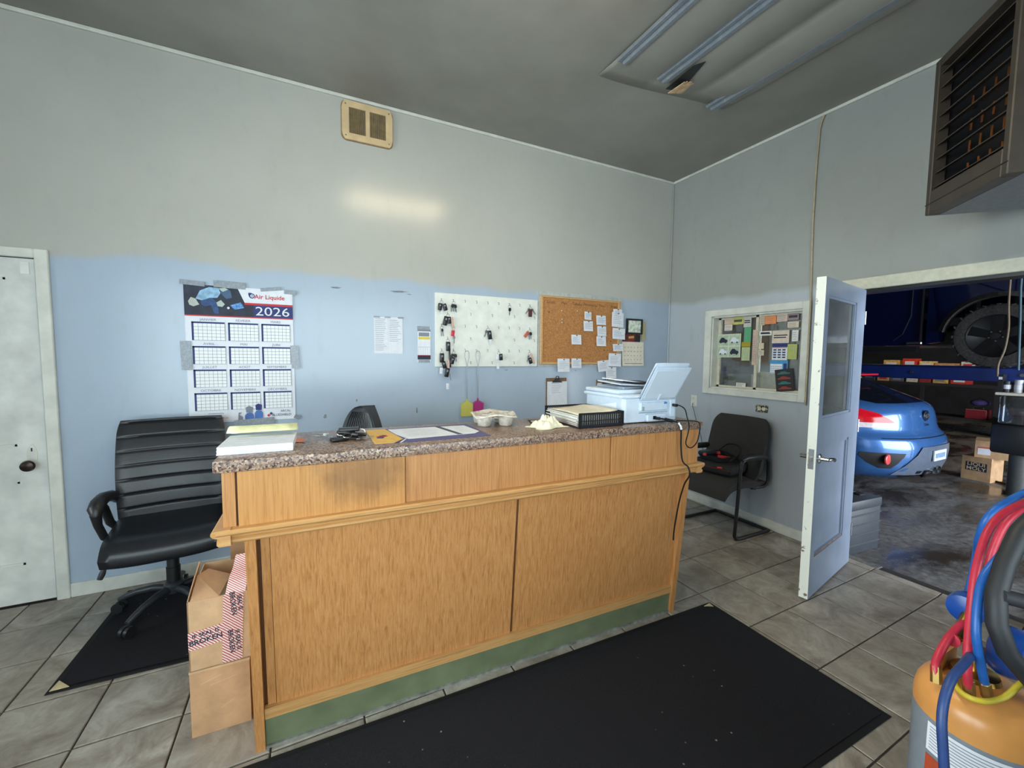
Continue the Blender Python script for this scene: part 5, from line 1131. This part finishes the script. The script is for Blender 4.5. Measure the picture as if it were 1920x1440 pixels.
hose('rear red hose arching behind the front red one', [(-2.03, -2.935, .73), (-2.0, -2.93, .80), (-1.963, -2.933, .902), (-1.946, -2.935, .979), (-1.903, -2.95, 1.062), (-1.79, -2.981, 1.105), (-1.70, -3.0, 1.05), (-1.675, -3.02, .85), (-1.75, -3.03, .62), (-1.82, -3.03, .50)], M_hr, fit=False)
hose('front blue hose beside the black handle', [(-2.165, -2.998, .715), (-2.185, -2.99, .785), (-2.191, -2.98, .861), (-2.149, -2.971, .953), (-2.099, -2.98, 1.004), (-2.027, -3.001, 1.062), (-1.914, -3.03, 1.106), (-1.80, -3.06, 1.09), (-1.70, -3.09, .95), (-1.69, -3.10, .75), (-1.78, -3.09, .50)], M_hb)
hose('outer blue hose at the top of the arch', [(-2.0, -2.90, .74), (-1.93, -2.89, .80), (-1.90, -2.89, .86), (-1.886, -2.891, .924), (-1.921, -2.902, .989), (-1.927, -2.916, 1.054), (-1.878, -2.937, 1.097), (-1.802, -2.972, 1.133), (-1.70, -2.97, 1.09), (-1.64, -2.98, .90), (-1.70, -2.99, .62), (-1.80, -3.0, .50)], M_hb, fit=False)
hose('dark blue hose drooping over the front of the cylinder', [(-2.15, -2.97, .79), (-2.244, -2.981, .80), (-2.33, -2.985, .79), (-2.375, -2.99, .74), (-2.385, -3.0, .66), (-2.38, -3.01, .55), (-2.36, -3.02, .42)], flatm('dark_blue_hose', (40, 66, 120), .45), fit=False)
hose('short red hose curving from the left edge of the cylinder', [(-2.192, -2.923, .705), (-2.180, -2.917, .735), (-2.134, -2.916, .768), (-2.082, -2.918, .79), (-2.029, -2.921, .80)], M_hr)
hose('yellow hose coiled on top of the cylinder', [(-2.096, -2.951, .716), (-2.15, -2.945, .716), (-2.193, -2.957, .711), (-2.215, -2.98, .712), (-2.206, -3.005, .715), (-2.165, -3.023, .722), (-2.122, -3.034, .744), (-2.058, -3.042, .759)], M_hy, .006, False)
mblk = MB().rbox((.20, -.10, .265), (.38, .10, .52), .02, 2).build('pump_unit', M_black, cart, 40)
mg = thing('manifold_valves', 'blue capped manifold valves with red and brass couplings', 'valve', (-2.02, -2.92, .80))
M_blu = flatm('blue_cap', (24, 70, 150), .3)
MB().lathe([(.012, -.03), (.034, -.024), (.038, -.01), (.038, .01), (.034, .024), (.014, .03)], (.03, .01, .02), 22, 'x').build('valve_cap', M_blu, mg, 40)
MB().lathe([(.014, -.035), (.052, -.028), (.058, -.01), (.058, .012), (.05, .026), (.02, .034)], (-.045, -.085, -.015), 24, 'y').build('valve_cap', M_blu, mg, 40)
MB().tube([(-.06, .0, -.03), (-.01, .0, .0), (.03, .005, .02)], .013, 10).build('brass_coupling', M_brass, mg, 40)
MB().lathe([(.006, -.003), (.016, -.002), (.016, .002), (.006, .003)], (-.085, .0, -.028), 16, 'x').build('red_handwheel', M_hr, mg, 40)
pn = thing('machine_panel', 'grey and yellow edged panel corner in the lower right', 'panel', (-2.40, -3.16, .30), math.radians(-20))
MB().rbox((0, -.10, 0), (.30, .0, .57), .01, 1).build('panel_body', M_tgrey, pn); MB().rbox((-.012, -.10, 0), (0, .004, .50), .004, 1).build('yellow_edge', flatm('yellow_edge', (226, 176, 52), .4), pn); MB().rbox((-.012, -.10, .50), (0, .004, .57), .004, 1).build('white_edge', M_paper, pn)

# ------------------------------------------------------------------ workshop: blue hatchback
car = thing('hatchback_car', 'metallic blue hatchback parked in the workshop, rear towards bay door', 'car', (3.05, -1.23, -.1))
M_cp = car_paint('light_blue_metallic', (60, 108, 172), .25)
def interp(tab, z):
    for (a, va), (b, vb) in zip(tab, tab[1:]):
        if z <= b: t1 = max(0, (z-a)/(b-a)); return va+(vb-va)*t1
    return tab[-1][1]
HWT = [(.18, .78), (.26, .84), (.4, .88), (.6, .895), (.78, .895), (.92, .87), (1.02, .82), (1.12, .74), (1.25, .64), (1.36, .55), (1.42, .45)]
YCT = [(.18, .13), (.24, .05), (.32, .015), (.45, 0), (.58, .0), (.66, .03), (.71, .09), (.78, .115), (.9, .13), (.99, .16), (1.03, .21), (1.08, .32), (1.2, .62), (1.32, .92), (1.38, 1.15), (1.42, 1.5)]
YFT = [(.18, 4.1), (.6, 4.15), (.8, 4.0), (.95, 3.3), (1.02, 2.95), (1.2, 2.6), (1.36, 2.2), (1.42, 1.9)]
def rear(u, z, off=0):
    hw = interp(HWT, z); y = interp(YCT, z)+.40*abs(u)**3.0
    e = .01; dx = hw; d_ = Vector((hw*2*e, .40*(min(1, abs(u+e))**3-min(1, abs(u-e))**3), 0)); nrm = Vector((d_.y, -d_.x, 0)).normalized()
    return Vector((hw*u, y, z))+nrm*off
zs_ = [.18, .22, .26, .32, .40, .48, .56, .62, .66, .69, .72, .78, .86, .92, .97, 1.0, 1.03, 1.07, 1.12, 1.18, 1.25, 1.32, 1.37, 1.40, 1.42]
b = MB(); NU = 24
for z in zs_:
    hw = interp(HWT, z); yf = interp(YFT, z); loop = [rear(-1+2*i/NU, z) for i in range(NU+1)]
    ys = interp(YCT, z)+.40
    for t1 in (.25, .5, .75): loop.append(Vector((hw*(1-.04*t1), ys+(yf-.4-ys)*t1, z)))
    for a in (0, 30, 60, 90, 120, 150, 180): loop.append(Vector((hw*.94*math.cos(math.radians(a)), yf-.4+.4*math.sin(math.radians(a)), z)))
    for t1 in (.75, .5, .25): loop.append(Vector((-hw*(1-.04*t1), ys+(yf-.4-ys)*t1, z)))
    b.v += [tuple(v) for v in loop]
L_ = len(loop)
for j in range(len(zs_)-1):
    for i in range(L_): b.f.append((j*L_+i, j*L_+(i+1) % L_, (j+1)*L_+(i+1) % L_, (j+1)*L_+i))
b.f.append(tuple(range(L_))); b.f.append(tuple((len(zs_)-1)*L_+i for i in range(L_)))
b.build('body', M_cp, car, 45)
def patch(poly_rows, off, mat, nm, parent=None, n_=10):
    """poly_rows: list of (z, u0, u1)"""
    m = MB()
    for z, ua, ub in poly_rows: m.v += [tuple(rear(ua+(ub-ua)*i/n_, z, off)) for i in range(n_+1)]
    for j in range(len(poly_rows)-1):
        for i in range(n_): k = j*(n_+1)+i; m.f.append((k, k+1, k+n_+2, k+n_+1))
    o = m.build(nm, mat, parent or car, 50); return o
M_cg = flatm('tinted_car_glass', (18, 22, 30), .06); M_tl = flatm('tail_lamp_red', (200, 20, 36), .12); M_tw = flatm('tail_lamp_clear', (214, 206, 210), .12); M_trim = flatm('black_car_trim', (20, 21, 24), .5); M_silv = flatm('silver_grey_diffuser', (104, 116, 136), .3, .3)
patch([(1.045, -.70, .70), (1.08, -.82, .82), (1.2, -.84, .84), (1.30, -.80, .80), (1.33, -.76, .76)], .006, M_cg, 'rear_window')
for s in (-1, 1):
    o = patch([(.83, s*1.0, s*.60), (.85, s*1.0, s*.62), (.89, s*1.0, s*.68), (.94, s*1.0, s*.76), (.985, s*1.0, s*.90)], .008, M_tl, 'tail_lamp')
    patch([(.775, s*.99, s*.62), (.80, s*1.0, s*.56), (.832, s*1.0, s*.60)], .009, M_tw, 'clear_strip', o)
    o = patch([(.32, s*.84, s*.74), (.38, s*.93, s*.68), (.46, s*.99, s*.62), (.50, s*.98, s*.60)], .006, M_trim, 'fog_pod')
    q = rear(s*.80, .43, .0); MB().lathe([(.058, -.02), (.058, -.034), (.05, -.040)], q, 20, 'y').build('fog_reflector', flatm('fog_lamp_red', (222, 82, 84), .2), o, 40)
patch([(.66, -.80, .80), (.668, -.80, .80)], .004, M_trim, 'hatch_seam')
patch([(.24, -.72, .72), (.36, -.60, .60), (.48, -.46, .46), (.57, -.38, .38)], .014, M_silv, 'diffuser')
patch([(.20, -.60, .60), (.235, -.60, .60), (.28, -.52, -.30)][:2], .018, M_trim, 'lower_vent')
for u in (-.42, -.28): patch([(.22, u, u+.1), (.29, u+.02, u+.1)], .020, M_trim, 'vent_slot')
pl_ = rear(.0, .46, .018); pt = MB().box((-.155, pl_.y-.012, .40), (.155, pl_.y, .52)).build('licence_plate', flatm('plate_white', (206, 220, 230), .4), car)
m = MB()
for k in range(7): m.box((-.12+.036*k, pl_.y-.0145, .432), (-.098+.036*k, pl_.y-.012, .486))
m.build('plate_characters', flatm('plate_blue', (110, 140, 180), .5), pt)
for x in (-.06, .06): 
    e_ = MB().lathe([(.036, 0), (.05, 0), (.052, -.03), (.05, -.05), (.044, -.05), (.042, -.01)], (x, .04, .27), 20, 'y').build('exhaust_tip', M_chrome, car, 40); MB().lathe([(.043, -.012), (.043, -.014)], (x, .04, .27), 16, 'y').build('exhaust_bore', M_black, e_)
bd_ = rear(0, .90, .0); em = MB().lathe([(.066, -.002), (.066, -.012), (.058, -.016)], bd_, 24, 'y').build('badge', flatm('badge_dark', (24, 34, 56), .2), car, 40)
MB().tube([(bd_.x+.052*math.cos(a), bd_.y-.018, bd_.z+.032*math.sin(a)) for a in [2*PI*k/24 for k in range(25)]], .0045, 6).build('badge_ring', M_chrome, em, 50)
for pts in (((-.026, -.022), (-.010, .022)), ((.010, -.022), (.026, .022)), ((-.018, -.004), (.018, .004))): MB().tube([(bd_.x+x, bd_.y-.019, bd_.z+z) for x, z in pts], .0055, 6).build('badge_letter', M_chrome, em)
text('Turbo', .045, (.0, rear(0, .80, .006).y-.004, .795), M_chrome, car, bold=.001)
MB().grid(lambda a, q: (-.60+1.2*a, .70+.26*q+.30*abs(2*a-1)**3, 1.375+.03*q-.02*abs(2*a-1)**2), 16, 4).build('spoiler', M_cp, car, 50); solid(car.children[-1], .03)
MB().grid(lambda a, q: (-.22+.44*a, .697, 1.355+.018*q), 4, 1).build('brake_light', M_tl, car); solid(car.children[-1], .006)
for s in (-1, 1):
    for y in (.78, 3.35):
        w_ = MB().lathe([(.18, -.10), (.30, -.11), (.325, -.09), (.325, .09), (.30, .11), (.18, .10)], (s*.80, y, .325), 28, 'x').build('wheel', M_rubber, car, 40); MB().lathe([(.20, -.104), (.20, .104)], (s*.80, y, .325), 20, 'x').build('rim', M_steel, w_, 40)

# ------------------------------------------------------------------ workshop: lift with dark blue pickup
lift = thing('vehicle_lift', 'dark blue four-post vehicle lift carrying the pickup truck', 'lift', (0, 0, -.1))
M_lb = flatm('dark_blue_lift_paint', (22, 44, 108), .4, var=.12, scale=5)
for x in (4.02, 5.62): 
    rw = MB().rbox((x, -3.4, 1.30), (x+.5, 2.9, 1.47), .01, 1).build('runway', M_lb, lift)
    for k in range(6): MB().lathe([(.02, 0), (.02, -.012)], (x, -2.6+k, 1.39), 10, 'x').build('bolt', M_steel, rw)
for x, y in ((3.86, -3.5), (3.86, 2.95), (6.28, -3.5), (6.28, 2.95)): MB().box((x-.07, y-.07, 0), (x+.07, y+.07, 2.2)).build('post', M_lb, lift)
for y in (-3.5, 2.95): MB().box((3.86, y-.05, 1.20), (6.28, y+.05, 1.30)).build('cross_beam', M_lb, lift)
tr = thing('pickup_truck', 'dark blue pickup truck raised on the vehicle lift', 'truck', (4.05, -1.36, 1.37))
M_tp = car_paint('deep_blue_paint', (9, 22, 66), .2); M_dirt = flatm('muddy_black', (52, 50, 48), .85, var=.2)
# local: y forward, z up from tyre contact, x 0 = near side
arch = [(.50*math.cos(math.radians(a)), .39+.50*math.sin(math.radians(a))) for a in range(170, 9, -10)]
bed = [(-1.15, .33), (-.52, .33)] + [(y, z) for y, z in arch] + [(.52, .33), (.66, .31), (.66, 1.32), (-1.15, 1.32)]
def bulged(poly, x0, th):
    m = MB().prism(poly, 'x', x0, x0+th); m.v = [(x+(.10*max(0, z-.9)**2+.25*max(0, .62-z)**2 if True else 0), y, z) for x, y, z in m.v]; return m
bulged(bed, 0, .12).build('bed_side', M_tp, tr); MB().box((.12, -1.15, .55), (1.8, .66, .65)).build('bed_floor', M_dirt, tr); MB().prism([(-y_, z_) if False else (y_, z_) for y_, z_ in bed], 'x', 1.80, 1.92).build('bed_side', M_tp, tr)
MB().box((.04, -1.17, .45), (1.88, -1.13, 1.32)).build('tailgate', M_tp, tr)
cabp = [(.70, .29), (3.2, .29), (3.2, .95), (2.9, 1.2), (2.2, 1.75), (.95, 1.75), (.70, 1.25)]
bulged(cabp, -.005, 1.93).build('cab', M_tp, tr)
MB().box((-.012, .70, .29), (.03, .715, 1.25)).build('panel_gap', M_black, tr)
for y in (.82, 1.72): MB().tube([(-.006, y+.18, .36), (-.004, y+.08, .45), (-.004, y, .7), (.0, y, 1.2)], .006, 6).build('door_seam', M_black, tr)
MB().prism([(1.0, 1.22), (2.1, 1.22), (1.95, 1.65), (1.08, 1.65)], 'x', .045, .07).build('side_window', M_cg, tr)
MB().box((.03, .75, .20), (.12, 3.0, .28)).build('running_board', M_trim, tr)
MB().rbox((-.01, .69, .30), (.04, .86, .34), .01, 1).build('rocker_end', M_steel, tr)
fl_ = MB()
for k in range(18):
    a0, a1 = math.radians(178-10*k), math.radians(178-10*(k+1))
    if k >= 17: break
    fl_.add([(x, r_*math.cos(a), .39+r_*math.sin(a)) for a in (a0, a1) for x, r_ in ((-.05, .485), (.0, .545), (.1, .49))], [(0, 1, 4, 3), (1, 2, 5, 4), (2, 0, 3, 5)])
fl_.build('fender_flare', M_dirt, tr, 50)
def truck_wheel(y, x):
    w_ = MB().lathe([(.24, -.11), (.34, -.125), (.375, -.12), (.392, -.10), (.392, .10), (.375, .12), (.30, .12)], (x, y, .392), 40, 'x').build('tyre', flatm('dusty_tyre', (54, 52, 50), .85, var=.25, scale=40), tr, 35)
    m = MB()
    for k in range(40):
        a = 2*PI*k/40; m.obox((x-.10+.03*(k % 2), y+.388*math.cos(a), .392+.388*math.sin(a)), (.07, .03, .012), (PI/2-a if False else -a+PI/2, 0, 0))
    m.build('tread_block', MATS['dusty_tyre'], w_)
    r_ = MB().lathe([(.25, -.112), (.262, -.12), (.262, -.10), (.20, -.05), (.03, -.05)], (x, y, .392), 36, 'x').build('rim', flatm('gloss_black_rim', (16, 17, 20), .3), tr, 40)
    for k in range(5):
        a = 2*PI*k/5+.3; c, s = math.cos(a), math.sin(a)
        pts = [(-.12, .05, -.045), (-.12, .245, -.06), (-.12, .245, .06), (-.12, .05, .045)]
        m = MB()
        for xx in (-.115, -.085): m.v += [(x+xx+(.02 if q[1] < .1 else 0)*0, y+q[1]*c-q[2]*s, .392+q[1]*s+q[2]*c) for q in pts]
        m.f += [(0, 1, 2, 3), (7, 6, 5, 4), (0, 4, 5, 1), (1, 5, 6, 2), (2, 6, 7, 3), (3, 7, 4, 0)]; m.build('wheel_spoke', MATS['gloss_black_rim'], r_)
        MB().lathe([(.011, -.118), (.009, -.135)], (x, y+.062*math.cos(a+.6), .392+.062*math.sin(a+.6)), 8, 'x').build('lug_nut', M_chrome, r_)
    MB().lathe([(.04, -.115), (.036, -.13)], (x, y, .392), 16, 'x').build('hub_cap', M_black, r_)
truck_wheel(0, .10); truck_wheel(3.6 if False else 2.75, .10); truck_wheel(0, 1.80)
MB().box((.3, -1.1, .30), (1.6, 3.1, .45)).build('chassis', M_dirt, tr)

# ------------------------------------------------------------------ workshop: smaller things
def carton(lab, c, size, rz, print_=None):
    t_ = thing('shipping_box', lab, 'box', (c[0], c[1], c[2]), rz); a, d, h_ = size
    MB().box((-a/2, -d/2, 0), (a/2, d/2, h_)).build('carton', M_card2, t_); MB().box((-.025, -d/2-.001, h_-.0005), (.025, d/2+.001, h_+.0015)).build('packing_tape', M_card, t_); return t_
bx1 = carton('pale carton printed with oil brand, lower of two on workshop floor', (4.395, -1.245, -.1), (.30, .275, .31), math.radians(-6))
MB().box((-.1515, -.10, .125), (-.150, .10, .235)).build('print_block', M_ink, bx1)
def side_text(s_, size, z, par):
    o = text(s_, size, (0, 0, 0), flatm('print_cream', (214, 196, 166), .7), par, bold=.0008, sx=1.1); o.data.transform(Matrix.Translation((-.1525, 0, z)) @ Matrix.Rotation(-PI/2, 4, 'Z')); return o
side_text('LIQUI', .062, .208, bx1); side_text('MOLY', .062, .152, bx1)
bx2 = carton('brown carton with shipping label, stacked on the printed carton', (4.43, -1.33, .212), (.36, .33, .22), math.radians(14))
MB().box((-.182, .03, .04), (-.1805, .14, .12)).build('shipping_label', M_paper, bx2); MB().box((-.182, .03, .122), (-.1805, .14, .14)).build('red_strip', M_salmon, bx2)
tb = thing('tool_case', 'grey ribbed plastic tool case standing outside the doorway', 'tool case', (.49, -1.53, -.1), math.radians(-4))
M_tc = flatm('grey_blue_case_plastic', (56, 63, 71), .5, var=.05)
MB().rbox((-.21, -.125, 0), (.21, .125, .40), .012, 2).build('case_body', M_tc, tb, 40); MB().rbox((-.215, -.13, .36), (.215, .13, .44), .014, 2).build('lid', M_tc, tb, 40)
for k in range(4): MB().rbox((-.214, -.1285, .07+.08*k), (.214, .1285, .085+.08*k), .003, 1).build('rib', M_tc, tb)
for x in (-.12, .08): MB().rbox((x-.03, -.05, .436), (x+.05, .03, .452), .004, 1).build('latch', M_black, tb)
MB().tube([(-.08, .0, .44), (-.07, 0, .462), (.07, 0, .462), (.08, 0, .44)], .01, 8).build('carry_handle', M_black, tb, 50)
eq = thing('fluid_dispenser', 'black fluid dispenser with clear tank on a grey post', 'dispenser', (3.84, -1.62, -.1))
MB().cyl((0, -.06, 0), (0, -.06, .52), .085, n=24).build('pedestal', flatm('grey_post', (70, 74, 74), .5), eq, 40)
MB().rbox((-.14, -.26, .48), (.14, .155, .82), .03, 2).build('drain_bin', M_black, eq, 40)
MB().rbox((-.11, -.22, .82), (.11, .12, 1.16), .03, 2).build('clear_tank', glass('smoky_tank', (150, 156, 160), .06, .1), eq, 40)
for k, c_ in enumerate(((190, 190, 196), (170, 120, 110), (90, 40, 44))): MB().cyl((-.05+.05*k, -.12+.09*k, .83), (-.05+.05*k, -.12+.09*k, .95+.03*k), .03, n=12).build('bottle_inside', flatm('bottle_%d' % c_[0], c_, .4), eq, 40)
MB().rbox((-.13, -.24, 1.16), (.13, .15, 1.19), .008, 1).build('shelf_tray', M_paper_b, eq)
for k, (y, h_, c_) in enumerate(((.09, .13, (40, 44, 54)), (.0, .15, (196, 200, 204)), (-.09, .12, (150, 140, 100)))):
    q = MB().cyl((0, y, 1.19), (0, y, 1.19+h_), .034, n=14).build('can', flatm('can_%d' % c_[0], c_, .4), eq, 40); MB().lathe([(.0345, .04), (.0345, .09)], (0, y, 1.19), 14).build('can_label', M_paper, q, 40)
MB().box((-.06, .11, 1.19), (.06, .15, 1.40)).build('control_box', M_black, eq); MB().box((-.062, .115, 1.34), (-.06, .145, 1.37)).build('indicator', M_paper, eq)
tag(MB().tube(smooth([(3.95, -1.46, 2.9), (3.95, -1.455, 2.4), (3.95, -1.46, 2.1), (3.95, -1.475, 1.85), (3.95, -1.46, 1.6), (3.95, -1.42, 1.42), (3.95, -1.42, 1.27)]), .011, 8).build('air_hose', flatm('tan_hose', (120, 104, 86), .5), smooth=50), 'tan air hose hanging beside the truck wheel', 'hose')
tag(MB().tube([(3.95, -1.535, 2.9), (3.95, -1.54, 2.3), (3.95, -1.56, 1.9), (3.95, -1.58, 1.35)], .012, 8).build('air_hose', flatm('teal_hose', (60, 92, 104), .5), smooth=50), 'teal air hose hanging at the right edge of doorway', 'hose')
tag(MB().tube([(4.62+.28*math.cos(a), -1.47+.20*math.sin(a), -.088) for a in [2*PI*k/28 for k in range(27)]], .012, 8).build('floor_hose', M_rubber, smooth=50), 'black hose looped on the floor behind the cartons', 'hose')
gbk = thing('bucket', 'green plastic bucket standing on the far workshop floor', 'bucket', (8.9, -.40, -.1)); MB().lathe([(.15, 0), (.2, .4), (.21, .42), (.2, .42)], n=24).build('shell', flatm('green_plastic', (24, 112, 74), .4), gbk, 40); MB().lathe([(.195, .405), (.195, .41)], n=20).build('lid', flatm('green_lid', (30, 90, 64), .5), gbk)
# work bench with clutter far behind
wbn = thing('work_bench', 'dark steel work bench with lower shelf at the far side', 'bench', (9.3, .9, -.1))
MB().box((-.3, -1.1, .98), (.4, 3.2, 1.04)).build('bench_top', flatm('bench_dark', (44, 42, 44), .6), wbn); MB().box((-.3, -1.1, .28), (.4, 3.2, .32)).build('lower_shelf', MATS['bench_dark'], wbn)
for y in (-1.05, .1, 1.2, 2.3, 3.1): MB().box((-.29, y-.03, 0), (-.23, y+.03, 1.0)).build('leg', MATS['bench_dark'], wbn)
rtb = thing('tool_box', 'red metal tool box on the lower bench shelf', 'tool box', (9.2, .14, .222)); MB().rbox((-.14, -.16, 0), (.14, .16, .2), .01, 1).build('box', flatm('dull_red_metal', (128, 40, 48), .4), rtb); MB().tube([(0, -.08, .2), (0, -.07, .235), (0, .07, .235), (0, .08, .2)], .008, 6).build('carry_handle', M_steel, rtb)
pbg = thing('soft_bag', 'purple soft bag lying on the red tool box', 'bag', (9.2, .12, .49)); MB().ball((0, 0, .07), .14, (.8, 1.1, .5), 16, 10).build('bag_body', flatm('purple_cloth', (74, 62, 112), .8, var=.2), pbg, 60); MB().tube([(0, -.06, .13), (0, 0, .18), (0, .06, .13)], .008, 6).build('strap', M_black, pbg)
random.seed(5)
clut = [((210, 170, 90), 'tan'), ((196, 60, 50), 'red'), ((222, 190, 120), 'yellow'), ((60, 66, 76), 'grey'), ((190, 150, 110), 'brown'), ((90, 94, 100), 'steel'), ((206, 196, 180), 'white'), ((150, 60, 54), 'dark red')]
y = 3.0
for k in range(10):
    c_, nm = clut[k % 8]; w_ = .16+.12*random.random(); h_ = .10+.16*random.random(); y -= w_+.05
    t_ = thing('parts_box', ['%s parts box on the bench top, nearest the bay side', '%s parts box on the bench top, further along'][k % 2 == 0] % nm if k < 8 else ('small %s parts box at the end of the bench top' % nm), 'box', (9.15, y+w_/2, .941), random.uniform(-.1, .1), 'parts boxes on the far work bench')
    MB().box((-.12, -w_/2, 0), (.12, w_/2, h_)).build('carton', flatm('clutter_%d_%d' % c_[:2], c_, .6, var=.15), t_); MB().box((-.121, -w_/3, h_*.3), (-.119, w_/3, h_*.7)).build('label', M_paper if k % 3 == 0 else M_red if k % 3 == 1 else M_ink_l, t_)
shf = thing('wall_shelf', 'long workshop shelf behind the raised pickup', 'shelf', (9.6, 1.3, 1.15)); MB().box((-.2, -1.6, .03), (.2, 1.9, .07)).build('board', M_dark_wood, shf)
for y in (-1.5, 0, 1.8): MB().box((-.18, y-.02, -.2), (.18, y+.02, .03)).build('bracket', M_steel_blk, shf)
for k, (y, w_, h_, c_, nm) in enumerate(((1.75, .3, .22, (222, 180, 100), 'yellow'), (1.4, .26, .26, (214, 60, 44), 'bright red'), (1.1, .24, .2, (228, 200, 140), 'cream'), (.75, .4, .16, (190, 140, 90), 'brown'), (.42, .2, .2, (216, 206, 196), 'white'), (.1, .3, .24, (206, 164, 84), 'mustard'))):
    t_ = thing('parts_box', '%s box on the long shelf behind the raised pickup' % nm, 'box', (9.55, y, 1.221), 0, 'boxes on the long workshop shelf'); MB().box((-.12, -w_/2, 0), (.12, w_/2, h_)).build('carton', flatm('shelfbox_%d_%d' % c_[:2], c_, .6, var=.12), t_); MB().box((-.1215, -w_/3, h_*.25), (-.12, w_/3, h_*.75)).build('label', M_red if k == 4 else M_paper, t_)
lamp = thing('added_shop_light', 'unseen tube light added to brighten the far bench', 'ceiling light', (8.6, 1.0, 3.4)); MB().box((-.1, -.8, 0), (.1, .8, .08)).build('housing', M_white_paint, lamp); MB().cyl((0, -.75, -.03), (0, .75, -.03), .02, n=10).build('tube', emit('added_shop_tube', (255, 225, 170), 30), lamp, 40)  # unseen lamp added; its warm glow stands in for sunlight on the shelves
MB().cyl((0, -.6, .08), (0, -.6, 1.6), .006, n=6).build('hanger_rod', M_steel, lamp); MB().cyl((0, .6, .08), (0, .6, 1.6), .006, n=6).build('hanger_rod', M_steel, lamp)
